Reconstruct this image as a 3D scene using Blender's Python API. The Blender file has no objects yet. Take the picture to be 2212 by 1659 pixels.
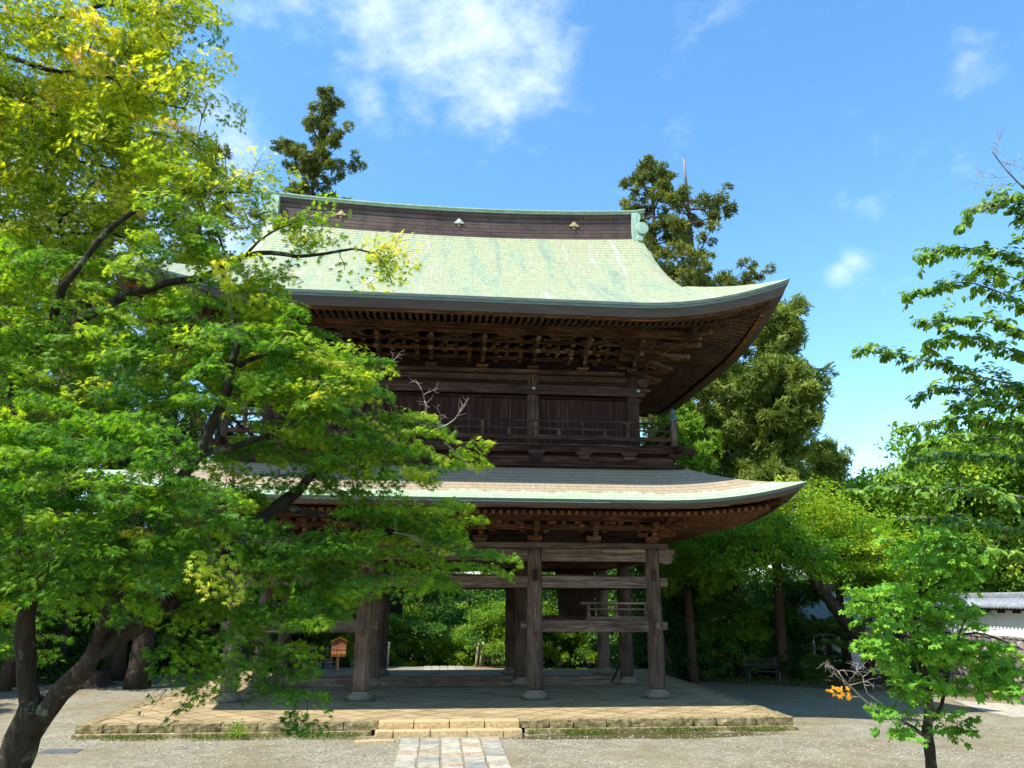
import bpy, math, random
import numpy as np
from mathutils import Vector, Matrix

# ------------------------------------------------------------------ camera, sky, sun, exposure
sc = bpy.context.scene
COL = sc.collection
CAM = np.array([-0.3372, -22.0557, 2.6591])
FW = np.array([0.08963897, 0.95599467, 0.2793547])
RT = np.array([0.9955427, -0.09426011, 0.00312414])
UP = np.array([-0.02931867, -0.27782949, 0.96018289])
FOC = 1599.26
cam_d = bpy.data.cameras.new('camera'); cam = bpy.data.objects.new('camera', cam_d); COL.objects.link(cam)
cam.matrix_world = Matrix(((RT[0], UP[0], -FW[0], CAM[0]), (RT[1], UP[1], -FW[1], CAM[1]), (RT[2], UP[2], -FW[2], CAM[2]), (0, 0, 0, 1)))
cam_d.sensor_width = 36.0; cam_d.lens = 36.0 * FOC / 2212.0
cam_d.clip_start = 0.1; cam_d.clip_end = 3000
sc.camera = cam

SUN = np.array([0.60, 0.32, -1.0]); SUN = SUN / np.linalg.norm(SUN)       # direction the light travels
to_sun = -SUN
elev = math.asin(to_sun[2]); azim = math.atan2(to_sun[0], to_sun[1])       # from +Y, clockwise
world = bpy.data.worlds.new('World'); sc.world = world; world.use_nodes = True
wn = world.node_tree.nodes; wl = world.node_tree.links
for n in list(wn): wn.remove(n)
def N(nodes, t, **kw):
    n = nodes.new(t)
    for k, v in kw.items():
        if k.startswith('in_'):
            key = k[3:]; key = int(key) if key.isdigit() else key.replace('_', ' ')
            n.inputs[key].default_value = v
        else: setattr(n, k, v)
    return n
w_out = N(wn, 'ShaderNodeOutputWorld'); bg = N(wn, 'ShaderNodeBackground'); bg.inputs['Strength'].default_value = 0.15
sky = N(wn, 'ShaderNodeTexSky'); sky.sky_type = 'NISHITA'; sky.sun_disc = False
sky.sun_elevation = elev; sky.sun_rotation = azim; sky.air_density = 1.0; sky.dust_density = 0.25; sky.ozone_density = 2.2
hs = N(wn, 'ShaderNodeHueSaturation'); hs.inputs['Saturation'].default_value = 1.2; hs.inputs['Value'].default_value = 1.26; hs.inputs['Hue'].default_value = 0.493
wl.new(sky.outputs[0], hs.inputs['Color'])
tc = N(wn, 'ShaderNodeTexCoord')
def dirv(px, py):
    v = FW + RT * (px - 1106) / FOC - UP * (py - 829.5) / FOC
    return v / np.linalg.norm(v)
# clouds: wisps of noise gathered around a few directions of the sky
n1 = N(wn, 'ShaderNodeTexNoise', in_Scale=6.5, in_Detail=9.0, in_Roughness=0.6)
n1.inputs['Distortion'].default_value = 0.15
mp = N(wn, 'ShaderNodeMapping'); mp.inputs['Scale'].default_value = (1.0, 1.0, 1.6); mp.inputs['Rotation'].default_value = (0.3, 0.2, 0.5)
wl.new(tc.outputs['Generated'], mp.inputs['Vector']); wl.new(mp.outputs[0], n1.inputs['Vector'])
acc = None
for (px, py, rad, amp) in [(1020, 70, .19, .95), (800, 10, .2, .66), (1120, 150, .13, .72), (660, -20, .15, .5), (790, 205, .05, .8), (500, 320, .11, .65), (480, 480, .13, .9), (30, 470, .16, .9),
                           (1848, 560, .03, .40), (1815, 590, .026, .38), (1838, 545, .024, .36), (1815, 425, .035, .5), (1878, 440, .04, .5), (1560, 60, .1, .2), (2100, 130, .06, .3), (1890, 1010, .09, .4), (1800, 855, .05, .38), (1850, 1120, .12, .55), (240, 560, .2, .7)]:
    dv = dirv(px, py)
    vm = N(wn, 'ShaderNodeVectorMath', operation='DISTANCE'); vm.inputs[1].default_value = tuple(dv)
    wl.new(tc.outputs['Generated'], vm.inputs[0])
    mr = N(wn, 'ShaderNodeMapRange', interpolation_type='SMOOTHSTEP'); mr.inputs[1].default_value = rad; mr.inputs[2].default_value = 0.0; mr.inputs[3].default_value = 0; mr.inputs[4].default_value = amp
    wl.new(vm.outputs['Value'], mr.inputs[0])
    if acc is None: acc = mr.outputs[0]
    else:
        mx = N(wn, 'ShaderNodeMath', operation='MAXIMUM'); wl.new(acc, mx.inputs[0]); wl.new(mr.outputs[0], mx.inputs[1]); acc = mx.outputs[0]
pre = N(wn, 'ShaderNodeMath', operation='MULTIPLY_ADD'); pre.inputs[1].default_value = .46; wl.new(acc, pre.inputs[0]); 
n2 = N(wn, 'ShaderNodeTexNoise', in_Scale=30.0, in_Detail=6.0, in_Roughness=0.6); wl.new(mp.outputs[0], n2.inputs['Vector'])
nm = N(wn, 'ShaderNodeMath', operation='MULTIPLY_ADD'); nm.inputs[1].default_value = .36; wl.new(n2.outputs['Fac'], nm.inputs[0])
nh = N(wn, 'ShaderNodeMath', operation='MULTIPLY'); nh.inputs[1].default_value = .74; wl.new(n1.outputs['Fac'], nh.inputs[0]); wl.new(nh.outputs[0], nm.inputs[2]); wl.new(nm.outputs[0], pre.inputs[2])
ma = N(wn, 'ShaderNodeMapRange', interpolation_type='SMOOTHSTEP'); ma.inputs[1].default_value = 0.60; ma.inputs[2].default_value = 1.16
wl.new(pre.outputs[0], ma.inputs[0])
cl2 = N(wn, 'ShaderNodeMath', operation='MULTIPLY', use_clamp=True); wl.new(ma.outputs[0], cl2.inputs[0]); cl2.inputs[1].default_value = .8
mixc = N(wn, 'ShaderNodeMixRGB'); mixc.inputs[2].default_value = (4.8, 5.3, 6.2, 1)
wl.new(cl2.outputs[0], mixc.inputs[0]); wl.new(hs.outputs[0], mixc.inputs[1])
wl.new(mixc.outputs[0], bg.inputs['Color']); wl.new(bg.outputs[0], w_out.inputs[0])

sd = bpy.data.lights.new('sun', 'SUN'); sun = bpy.data.objects.new('sun', sd); COL.objects.link(sun)
sd.energy = 4.6; sd.angle = math.radians(0.5); sd.color = (1.0, 0.955, 0.87)
sun.rotation_euler = Vector(tuple(SUN)).to_track_quat('-Z', 'Y').to_euler(); sun.location = (-20, -30, 40)
sc.view_settings.view_transform = 'Standard'; sc.view_settings.look = 'None'; sc.view_settings.gamma = 1.0
sc.view_settings.exposure = 0.9
sc.cycles.max_bounces = 8; sc.cycles.diffuse_bounces = 4; sc.cycles.transmission_bounces = 6; sc.cycles.transparent_max_bounces = 4
sc.cycles.use_adaptive_sampling = True; sc.cycles.adaptive_threshold = 0.02

R = random.Random(7); G = np.random.default_rng(7)

# ------------------------------------------------------------------ helpers
def W(px, py, dep):
    """a real point at a given distance in front of the viewpoint, measured in the photograph"""
    return CAM + (FW + RT * (px - 1106) / FOC - UP * (py - 829.5) / FOC) * dep
def smooth(a, b, x):
    t = np.clip((np.asarray(x, float) - a) / (b - a), 0, 1); return t * t * (3 - 2 * t)
def ground_z(x, y):
    x = np.asarray(x, float); y = np.asarray(y, float)
    z = -.27 - .33 * smooth(-4, 9, y) - .16 * smooth(9, 13, np.abs(x)) * (1 - smooth(-1, 8, y))
    z = z - 2.6 * smooth(18.0, 24, y) * smooth(-9, -5, x) * (1 - smooth(3.5, 9, x))
    z = z - 0.7 * smooth(14, 24, y) * smooth(9, 14, x)
    return z

def tag(o, label=None, cat=None, group=None, kind=None):
    if label: o['label'] = label
    if cat: o['category'] = cat
    if group: o['group'] = group
    if kind: o['kind'] = kind
    return o
def empty(name, loc, label=None, cat=None, group=None):
    o = bpy.data.objects.new(name, None); o.location = loc; o.empty_display_size = .2; COL.objects.link(o)
    return tag(o, label, cat, group)
def root_offset(p):
    v = Vector((0, 0, 0))
    while p is not None: v += p.location; p = p.parent
    return v
def copy_tree(o, parent=None, loc=None, rz=None, s=None, label=None, group=None):
    c = o.copy(); COL.objects.link(c); c.parent = parent
    if loc is not None: c.location = loc
    if rz is not None: c.rotation_euler = (0, 0, rz)
    if s is not None: c.scale = (s, s, s) if not isinstance(s, tuple) else s
    if label: c['label'] = label
    if group: c['group'] = group
    for ch in kids.get(o.name, []):
        copy_tree(ch, c)
    return c
kids = {}
def link(name, me, mat, parent=None, bevel=0, world=True):
    o = bpy.data.objects.new(name, me); COL.objects.link(o)
    if mat: me.materials.append(mat)
    if parent is not None:
        if world: o.location = -root_offset(parent)
        o.parent = parent; kids.setdefault(parent.name, []).append(o)
    if bevel:
        b = o.modifiers.new('Bevel', 'BEVEL'); b.width = bevel; b.segments = 2; b.limit_method = 'ANGLE'; b.angle_limit = math.radians(40)
    return o

class MB:
    def __init__(s): s.v = []; s.f = []; s.uv = None; s.sm = []
    def add(s, vs, fs, smooth=False):
        b = len(s.v); s.v += [tuple(map(float, v)) for v in vs]; s.f += [tuple(i + b for i in f) for f in fs]; s.sm += [smooth] * len(fs); return s
    def box(s, x0, x1, y0, y1, z0, z1, M=None):
        vs = [(x0, y0, z0), (x1, y0, z0), (x1, y1, z0), (x0, y1, z0), (x0, y0, z1), (x1, y0, z1), (x1, y1, z1), (x0, y1, z1)]
        if M: vs = [tuple(M @ Vector(v)) for v in vs]
        return s.add(vs, [(0, 3, 2, 1), (4, 5, 6, 7), (0, 1, 5, 4), (1, 2, 6, 5), (2, 3, 7, 6), (3, 0, 4, 7)])
    def block(s, cx, cy, z0, z1, wx, wy, k=.62, M=None):
        """bearing block: square above, tapering in its lower half"""
        zm = z0 + (z1 - z0) * .45; vs = []
        for z, q in ((z0, k), (zm, 1), (z1, 1)):
            vs += [(cx - wx * q / 2, cy - wy * q / 2, z), (cx + wx * q / 2, cy - wy * q / 2, z), (cx + wx * q / 2, cy + wy * q / 2, z), (cx - wx * q / 2, cy + wy * q / 2, z)]
        if M: vs = [tuple(M @ Vector(v)) for v in vs]
        fs = [(3, 2, 1, 0), (8, 9, 10, 11)]
        for r in (0, 4):
            for i in range(4):
                j = (i + 1) % 4; fs.append((r + i, r + j, r + 4 + j, r + 4 + i))
        return s.add(vs, fs)
    def prism(s, poly, y0, y1, axis='y', M=None):
        """2-D outline (a, z) given thickness along y (or along x when axis='x')"""
        n = len(poly)
        if axis == 'y': vs = [(a, y0, z) for a, z in poly] + [(a, y1, z) for a, z in poly]
        elif axis == 'x': vs = [(y0, a, z) for a, z in poly] + [(y1, a, z) for a, z in poly]
        else: vs = [(a, z, y0) for a, z in poly] + [(a, z, y1) for a, z in poly]
        if M: vs = [tuple(M @ Vector(v)) for v in vs]
        fs = [tuple(range(n)), tuple(range(2 * n - 1, n - 1, -1))] + [(i, n + i, n + (i + 1) % n, (i + 1) % n) for i in range(n)]
        return s.add(vs, fs)
    def lathe(s, cx, cy, prof, n=24, M=None, cap=True):
        vs = []; fs = []
        for r, z in prof:
            for i in range(n):
                a = 2 * math.pi * i / n; vs.append((cx + r * math.cos(a), cy + r * math.sin(a), z))
        for k in range(len(prof) - 1):
            for i in range(n):
                j = (i + 1) % n; fs.append((k * n + i, k * n + j, (k + 1) * n + j, (k + 1) * n + i))
        if M: vs = [tuple(M @ Vector(v)) for v in vs]
        s.add(vs, fs, True)
        if cap:
            b = len(s.v) - len(vs)
            s.f += [tuple(b + i for i in range(n - 1, -1, -1)), tuple(b + (len(prof) - 1) * n + i for i in range(n))]; s.sm += [False, False]
        return s
    def tube(s, pts, rad, n=8, cap=True):
        pts = [Vector(tuple(map(float, p))) for p in pts]; vs = []; fs = []
        if not hasattr(rad, '__len__'): rad = [rad] * len(pts)
        prev = None
        for i, p in enumerate(pts):
            d = (pts[min(i + 1, len(pts) - 1)] - pts[max(i - 1, 0)])
            if d.length < 1e-9: d = Vector((0, 0, 1))
            d.normalize()
            if prev is None:
                a = Vector((0, 0, 1)) if abs(d.z) < .9 else Vector((1, 0, 0)); u = d.cross(a).normalized()
            else: u = (prev - d * prev.dot(d)).normalized()
            prev = u; w = d.cross(u)
            for k in range(n):
                an = 2 * math.pi * k / n; vs.append(tuple(p + (u * math.cos(an) + w * math.sin(an)) * rad[i]))
        for i in range(len(pts) - 1):
            for k in range(n):
                j = (k + 1) % n; fs.append((i * n + k, i * n + j, (i + 1) * n + j, (i + 1) * n + k))
        if cap: fs += [tuple(range(n - 1, -1, -1)), tuple((len(pts) - 1) * n + k for k in range(n))]
        return s.add(vs, fs, True)
    def beam(s, p, q, w, h):
        """square timber from p to q"""
        p = Vector(p); q = Vector(q); d = (q - p).normalized(); u = d.cross(Vector((0, 0, 1))).normalized(); v = u.cross(d)
        vs = []
        for c in (p, q):
            for a, b in ((-1, -1), (1, -1), (1, 1), (-1, 1)): vs.append(tuple(c + u * a * w / 2 + v * b * h / 2))
        return s.add(vs, [(0, 1, 2, 3), (7, 6, 5, 4), (0, 4, 5, 1), (1, 5, 6, 2), (2, 6, 7, 3), (3, 7, 4, 0)])
    def build(s, name, mat, parent=None, bevel=0, world=True):
        me = bpy.data.meshes.new(name); me.from_pydata(s.v, [], s.f)
        me.polygons.foreach_set('use_smooth', s.sm)
        me.update()
        return link(name, me, mat, parent, bevel, world)

def tri_mesh(name, V, T, tint=None, smooth=False):
    me = bpy.data.meshes.new(name); V = np.ascontiguousarray(V, np.float32); T = np.ascontiguousarray(T, np.int32)
    me.vertices.add(len(V)); me.vertices.foreach_set('co', V.ravel())
    me.loops.add(T.size); me.loops.foreach_set('vertex_index', T.ravel())
    me.polygons.add(len(T)); me.polygons.foreach_set('loop_start', np.arange(0, T.size, 3, dtype=np.int32)); me.polygons.foreach_set('loop_total', np.full(len(T), 3, np.int32))
    if tint is not None:
        a = me.attributes.new('tint', 'FLOAT', 'POINT'); a.data.foreach_set('value', np.ascontiguousarray(tint, np.float32))
    me.update(); me.validate()
    return me

# ------------------------------------------------------------------ materials
def newmat(name):
    m = bpy.data.materials.new(name); m.use_nodes = True; nt = m.node_tree; b = nt.nodes['Principled BSDF']; return m, nt.nodes, nt.links, b
def ramp(nodes, stops):
    r = nodes.new('ShaderNodeValToRGB'); e = r.color_ramp.elements
    e[0].position = stops[0][0]; e[0].color = (*stops[0][1], 1); e[1].position = stops[-1][0]; e[1].color = (*stops[-1][1], 1)
    for p, c in stops[1:-1]:
        k = e.new(p); k.color = (*c, 1)
    return r
def wood(name, axis, c0, c1, c2, rough=.8, scale=1.0, spec=.12):
    m, n, l, b = newmat(name)
    t = n.new('ShaderNodeTexCoord'); mp = n.new('ShaderNodeMapping')
    s = [16 * scale] * 3; s['xyz'.index(axis)] = 0.9 * scale; mp.inputs['Scale'].default_value = s
    oi = n.new('ShaderNodeObjectInfo'); va = n.new('ShaderNodeVectorMath'); va.operation = 'ADD'
    l.new(t.outputs['Object'], va.inputs[0])
    cx = n.new('ShaderNodeCombineXYZ'); mm = n.new('ShaderNodeMath'); mm.operation = 'MULTIPLY'; mm.inputs[1].default_value = 37.0
    l.new(oi.outputs['Random'], mm.inputs[0])
    for i in range(3): l.new(mm.outputs[0], cx.inputs[i])
    l.new(cx.outputs[0], va.inputs[1]); l.new(va.outputs[0], mp.inputs[0])
    a = N(n, 'ShaderNodeTexNoise', in_Scale=1.0, in_Detail=6.0, in_Roughness=.65); a.inputs['Distortion'].default_value = 1.6
    l.new(mp.outputs[0], a.inputs['Vector'])
    g = N(n, 'ShaderNodeTexNoise', in_Scale=1.3, in_Detail=4.0); l.new(va.outputs[0], g.inputs['Vector'])
    r = ramp(n, [(.3, c0), (.5, c1), (.72, c2)]); l.new(a.outputs['Fac'], r.inputs[0])
    r2 = ramp(n, [(.3, (.55, .5, .48)), (.7, (1.25, 1.2, 1.15))]); l.new(g.outputs['Fac'], r2.inputs[0])
    mx = n.new('ShaderNodeMixRGB'); mx.blend_type = 'MULTIPLY'; mx.inputs[0].default_value = 1; l.new(r.outputs[0], mx.inputs[1]); l.new(r2.outputs[0], mx.inputs[2])
    mpc = n.new('ShaderNodeMapping'); sc_ = [34 * scale] * 3; sc_['xyz'.index(axis)] = .55 * scale; mpc.inputs['Scale'].default_value = sc_; l.new(va.outputs[0], mpc.inputs[0])
    ck = N(n, 'ShaderNodeTexNoise', in_Scale=1.0, in_Detail=3.0); l.new(mpc.outputs[0], ck.inputs['Vector']); cr = N(n, 'ShaderNodeMapRange'); cr.inputs[1].default_value = .34; cr.inputs[2].default_value = .40; cr.inputs[3].default_value = .25; cr.inputs[4].default_value = 1.0; l.new(ck.outputs['Fac'], cr.inputs[0])
    mck = n.new('ShaderNodeMixRGB'); mck.blend_type = 'MULTIPLY'; mck.inputs[0].default_value = 1; l.new(mx.outputs[0], mck.inputs[1]); l.new(cr.outputs[0], mck.inputs[2])
    hv = n.new('ShaderNodeHueSaturation'); l.new(mck.outputs[0], hv.inputs['Color'])
    vr = N(n, 'ShaderNodeMapRange'); vr.inputs[3].default_value = .72; vr.inputs[4].default_value = 1.4; l.new(oi.outputs['Random'], vr.inputs[0]); l.new(vr.outputs[0], hv.inputs['Value'])
    fr_ = N(n, 'ShaderNodeMath', operation='FRACT'); ml = N(n, 'ShaderNodeMath', operation='MULTIPLY'); ml.inputs[1].default_value = 7.3; l.new(oi.outputs['Random'], ml.inputs[0]); l.new(ml.outputs[0], fr_.inputs[0]); vs_ = N(n, 'ShaderNodeMapRange'); vs_.inputs[3].default_value = .85; vs_.inputs[4].default_value = 1.2; l.new(fr_.outputs[0], vs_.inputs[0]); l.new(vs_.outputs[0], hv.inputs['Saturation'])
    l.new(hv.outputs[0], b.inputs['Base Color']); b.inputs['Roughness'].default_value = rough; b.inputs['Specular IOR Level'].default_value = spec
    bp = N(n, 'ShaderNodeBump', in_Strength=.55, in_Distance=.012); l.new(a.outputs['Fac'], bp.inputs['Height']); l.new(bp.outputs[0], b.inputs['Normal'])
    return m
WG = ((.045, .031, .023), (.115, .083, .063), (.25, .19, .145))       # weathered grey-brown
WB = ((.022, .012, .008), (.09, .05, .032), (.28, .165, .10))         # sheltered red-brown
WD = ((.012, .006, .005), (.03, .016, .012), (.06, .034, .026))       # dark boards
M = {}
for ax in 'xyz':
    M['grey_' + ax] = wood('weathered_wood_' + ax, ax, *WG)
    M['brown_' + ax] = wood('brown_wood_' + ax, ax, *WB)
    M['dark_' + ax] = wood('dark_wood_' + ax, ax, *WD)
M['mid_x'] = wood('railing_wood', 'x', (.020, .011, .009), (.05, .029, .022), (.13, .08, .06))
M['mid_z'] = wood('post_wood', 'z', (.03, .018, .013), (.075, .046, .034), (.2, .13, .095))
M['rafter'] = wood('rafter_wood', 'z', (.04, .022, .014), (.12, .068, .044), (.26, .155, .10))
M['tail'] = wood('tail_rafter_wood', 'y', (.04, .024, .016), (.125, .078, .05), (.26, .175, .115))
M['tan'] = wood('tan_wood', 'x', (.03, .013, .008), (.14, .062, .028), (.36, .19, .08))
M['ridge'] = wood('ridge_board', 'x', (.05, .04, .04), (.105, .085, .083), (.16, .135, .13), rough=.55)

def board_wall():
    m, n, l, b = newmat('vertical_board_wall')
    t = n.new('ShaderNodeTexCoord'); sx = n.new('ShaderNodeSeparateXYZ'); l.new(t.outputs['Object'], sx.inputs[0])
    ad = N(n, 'ShaderNodeMath', operation='ADD'); l.new(sx.outputs[0], ad.inputs[0]); l.new(sx.outputs[1], ad.inputs[1])
    fr = N(n, 'ShaderNodeMath', operation='PINGPONG'); fr.inputs[1].default_value = .14; l.new(ad.outputs[0], fr.inputs[0])
    gt = N(n, 'ShaderNodeMath', operation='LESS_THAN'); gt.inputs[1].default_value = .006; l.new(fr.outputs[0], gt.inputs[0])
    mp = n.new('ShaderNodeMapping'); mp.inputs['Scale'].default_value = (26, 26, .8); l.new(t.outputs['Object'], mp.inputs[0])
    a = N(n, 'ShaderNodeTexNoise', in_Scale=1.0, in_Detail=6.0); l.new(mp.outputs[0], a.inputs['Vector'])
    r = ramp(n, [(.3, (.022, .009, .007)), (.55, (.045, .018, .014)), (.75, (.11, .06, .045))]); l.new(a.outputs['Fac'], r.inputs[0])
    mx = n.new('ShaderNodeMixRGB'); mx.inputs[2].default_value = (.006, .004, .004, 1); l.new(gt.outputs[0], mx.inputs[0]); l.new(r.outputs[0], mx.inputs[1])
    l.new(mx.outputs[0], b.inputs['Base Color']); b.inputs['Roughness'].default_value = .7; b.inputs['Specular IOR Level'].default_value = .12
    return m
M['boards'] = board_wall()

def roof_mat(name, lower=False, wood_tone=False):
    m, n, l, b = newmat(name)
    uv = n.new('ShaderNodeUVMap'); uv.uv_map = 'UVMap'
    br = n.new('ShaderNodeTexBrick'); br.inputs['Scale'].default_value = 1.0; br.inputs['Brick Width'].default_value = .9; br.inputs['Row Height'].default_value = .255
    br.inputs['Mortar Size'].default_value = .0095; br.inputs['Mortar Smooth'].default_value = .35; br.inputs['Color1'].default_value = (.42, .42, .42, 1); br.inputs['Color2'].default_value = (.6, .6, .6, 1); br.inputs['Mortar'].default_value = (0, 0, 0, 1)
    br.offset = .5
    ws = N(n, 'ShaderNodeTexNoise', in_Scale=1.4, in_Detail=2.0); l.new(uv.outputs[0], ws.inputs['Vector'])
    wv = N(n, 'ShaderNodeVectorMath', operation='SCALE'); wv.inputs['Scale'].default_value = .02; l.new(ws.outputs['Color'], wv.inputs[0])
    wa = N(n, 'ShaderNodeVectorMath', operation='ADD'); l.new(uv.outputs[0], wa.inputs[0]); l.new(wv.outputs[0], wa.inputs[1])
    l.new(wa.outputs[0], br.inputs['Vector'])
    mp = n.new('ShaderNodeMapping'); mp.inputs['Scale'].default_value = (2.2, .22, 1); l.new(uv.outputs[0], mp.inputs[0])
    a = N(n, 'ShaderNodeTexNoise', in_Scale=1.0, in_Detail=7.0, in_Roughness=.6); a.inputs['Distortion'].default_value = .7; l.new(mp.outputs[0], a.inputs['Vector'])
    r = ramp(n, [(.32, (.24, .285, .20)), (.43, (.29, .345, .22)), (.51, (.34, .375, .21)), (.58, (.345, .34, .205)), (.70, (.41, .44, .34))]); l.new(a.outputs['Fac'], r.inputs[0])
    f = N(n, 'ShaderNodeTexNoise', in_Scale=9.0, in_Detail=5.0); l.new(mp.outputs[0], f.inputs['Vector'])
    rf = ramp(n, [(.34, (.80, .80, .78)), (.64, (1.12, 1.12, 1.12))]); l.new(f.outputs['Fac'], rf.inputs[0])
    col = r.outputs[0]
    if lower:
        sp = n.new('ShaderNodeSeparateXYZ'); l.new(uv.outputs[0], sp.inputs[0])
        ad = N(n, 'ShaderNodeMath', operation='MULTIPLY_ADD'); ad.inputs[1].default_value = 1.0; 
        sub = N(n, 'ShaderNodeMath', operation='MULTIPLY_ADD'); sub.inputs[1].default_value = 1.1; sub.inputs[2].default_value = -.55; l.new(a.outputs['Fac'], sub.inputs[0])
        l.new(sp.outputs[1], ad.inputs[0]); l.new(sub.outputs[0], ad.inputs[2])
        gr = ramp(n, [(.0, (.34, .47, .29)), (.36, (.42, .52, .34)), (.46, (.37, .29, .19)), (.9, (.34, .265, .18))])
        mr = N(n, 'ShaderNodeMapRange'); mr.inputs[2].default_value = 1.9; l.new(ad.outputs[0], mr.inputs[0]); l.new(mr.outputs[0], gr.inputs[0]); col = gr.outputs[0]
    mx = n.new('ShaderNodeMixRGB'); mx.blend_type = 'MULTIPLY'; mx.inputs[0].default_value = 1; l.new(col, mx.inputs[1]); l.new(rf.outputs[0], mx.inputs[2])
    m2 = n.new('ShaderNodeMixRGB'); m2.blend_type = 'MULTIPLY'; m2.inputs[0].default_value = .05; l.new(mx.outputs[0], m2.inputs[1])
    sc2 = n.new('ShaderNodeMixRGB'); sc2.blend_type = 'ADD'; sc2.inputs[0].default_value = 1; sc2.inputs[2].default_value = (.5, .5, .5, 1); l.new(br.outputs['Color'], sc2.inputs[1]); l.new(sc2.outputs[0], m2.inputs[2])
    m3 = n.new('ShaderNodeMixRGB'); m3.inputs[2].default_value = (.06, .07, .055, 1); l.new(m2.outputs[0], m3.inputs[1])
    k = N(n, 'ShaderNodeMath', operation='MULTIPLY'); k.inputs[1].default_value = .85; l.new(br.outputs['Fac'], k.inputs[0]); l.new(k.outputs[0], m3.inputs[0])
    k.inputs[1].default_value = .06
    suv = n.new('ShaderNodeSeparateXYZ'); l.new(wa.outputs[0], suv.inputs[0]); rh = .255
    dv = N(n, 'ShaderNodeMath', operation='DIVIDE'); dv.inputs[1].default_value = rh; l.new(suv.outputs[1], dv.inputs[0]); fc = N(n, 'ShaderNodeMath', operation='FRACT'); l.new(dv.outputs[0], fc.inputs[0])
    ln = N(n, 'ShaderNodeMapRange'); ln.inputs[1].default_value = .0; ln.inputs[2].default_value = .22; ln.inputs[3].default_value = .8; ln.inputs[4].default_value = 0.0; l.new(fc.outputs[0], ln.inputs[0])
    m4 = n.new('ShaderNodeMixRGB'); m4.inputs[2].default_value = (.07, .08, .055, 1); l.new(ln.outputs[0], m4.inputs[0]); l.new(m3.outputs[0], m4.inputs[1])
    l.new(m4.outputs[0], b.inputs['Base Color']); b.inputs['Roughness'].default_value = .5; b.inputs['Specular IOR Level'].default_value = .3
    bp = N(n, 'ShaderNodeBump', in_Strength=.6, in_Distance=.03); bp.invert = True; l.new(ln.outputs[0], bp.inputs['Height'])
    b2 = N(n, 'ShaderNodeBump', in_Strength=.25, in_Distance=.03); l.new(f.outputs['Fac'], b2.inputs['Height']); l.new(bp.outputs[0], b2.inputs['Normal']); l.new(b2.outputs[0], b.inputs['Normal'])
    return m
M['roof_up'] = roof_mat('patina_copper_shingles')
M['roof_lo'] = roof_mat('brown_green_copper_shingles', lower=True)

def noisy(name, stops, scale=3.0, rough=.8, bump=.3, dist=.02, detail=8.0, spec=.3, stretch=None, metallic=0):
    m, n, l, b = newmat(name)
    t = n.new('ShaderNodeTexCoord'); mp = n.new('ShaderNodeMapping'); l.new(t.outputs['Object'], mp.inputs[0])
    if stretch: mp.inputs['Scale'].default_value = stretch
    a = N(n, 'ShaderNodeTexNoise', in_Scale=scale, in_Detail=detail, in_Roughness=.65); l.new(mp.outputs[0], a.inputs['Vector'])
    r = ramp(n, stops); l.new(a.outputs['Fac'], r.inputs[0]); l.new(r.outputs[0], b.inputs['Base Color'])
    b.inputs['Roughness'].default_value = rough; b.inputs['Specular IOR Level'].default_value = spec; b.inputs['Metallic'].default_value = metallic
    bp = N(n, 'ShaderNodeBump', in_Strength=bump, in_Distance=dist); l.new(a.outputs['Fac'], bp.inputs['Height']); l.new(bp.outputs[0], b.inputs['Normal'])
    return m
M['patina'] = noisy('green_copper', [(.3, (.22, .33, .25)), (.55, (.34, .48, .37)), (.75, (.5, .6, .48))], 3, .55, stretch=(3, 3, .6))
M['patina_edge'] = noisy('grey_green_copper_edge', [(.3, (.085, .115, .095)), (.6, (.15, .2, .165)), (.8, (.3, .38, .32))], 4, .5, stretch=(.6, .6, 9))
M['dark_metal_edge'] = noisy('dark_copper_edge', [(.3, (.055, .042, .036)), (.7, (.095, .078, .066))], 2, .5, stretch=(.5, .5, 9))
M['verdigris'] = noisy('verdigris_cap', [(.3, (.03, .06, .058)), (.7, (.08, .15, .14))], 9, .45)
M['gold'] = noisy('gilt_plaque', [(.3, (.38, .24, .08)), (.7, (.62, .42, .16))], 12, .5)
M['silver'] = noisy('pale_plaque', [(.3, (.35, .34, .32)), (.7, (.6, .58, .55))], 12, .5)
M['base_stone'] = noisy('grey_green_stone', [(.3, (.13, .10, .07)), (.7, (.26, .21, .15))], 14, .9)
M['slate'] = noisy('slate_plinth', [(.3, (.13, .115, .075)), (.7, (.20, .175, .12))], 5, .9)
M['edge_stone'] = noisy('mossy_edge_stone', [(.28, (.055, .045, .022)), (.42, (.16, .12, .05)), (.58, (.32, .25, .12)), (.75, (.52, .43, .27))], 7.5, .95, .9, .05)
M['step_stone'] = noisy('orange_granite', [(.3, (.34, .23, .11)), (.55, (.52, .37, .19)), (.75, (.68, .53, .31))], 22, .9, .8, .02)
M['plaster'] = noisy('white_plaster', [(.3, (.72, .72, .68)), (.7, (.84, .84, .80))], 1.5, .9, .1)
M['grey_metal'] = noisy('grey_iron', [(.3, (.10, .11, .12)), (.7, (.2, .21, .22))], 10, .55)
M['bench_wood'] = wood('mossy_bench_wood', 'x', (.018, .018, .011), (.045, .042, .028), (.085, .08, .055))
M['sign_wood'] = wood('orange_sign_wood', 'z', (.14, .05, .018), (.3, .115, .04), (.42, .19, .07))
M['bamboo'] = noisy('weathered_bamboo', [(.3, (.26, .22, .13)), (.7, (.5, .45, .32))], 5, .6, stretch=(4, 4, .5))
M['tile'] = noisy('grey_roof_tile', [(.3, (.17, .185, .21)), (.7, (.33, .35, .38))], 5, .45)
M['yellow_box'] = noisy('yellow_paint', [(.3, (.5, .36, .05)), (.7, (.66, .5, .1))], 5, .5)

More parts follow.
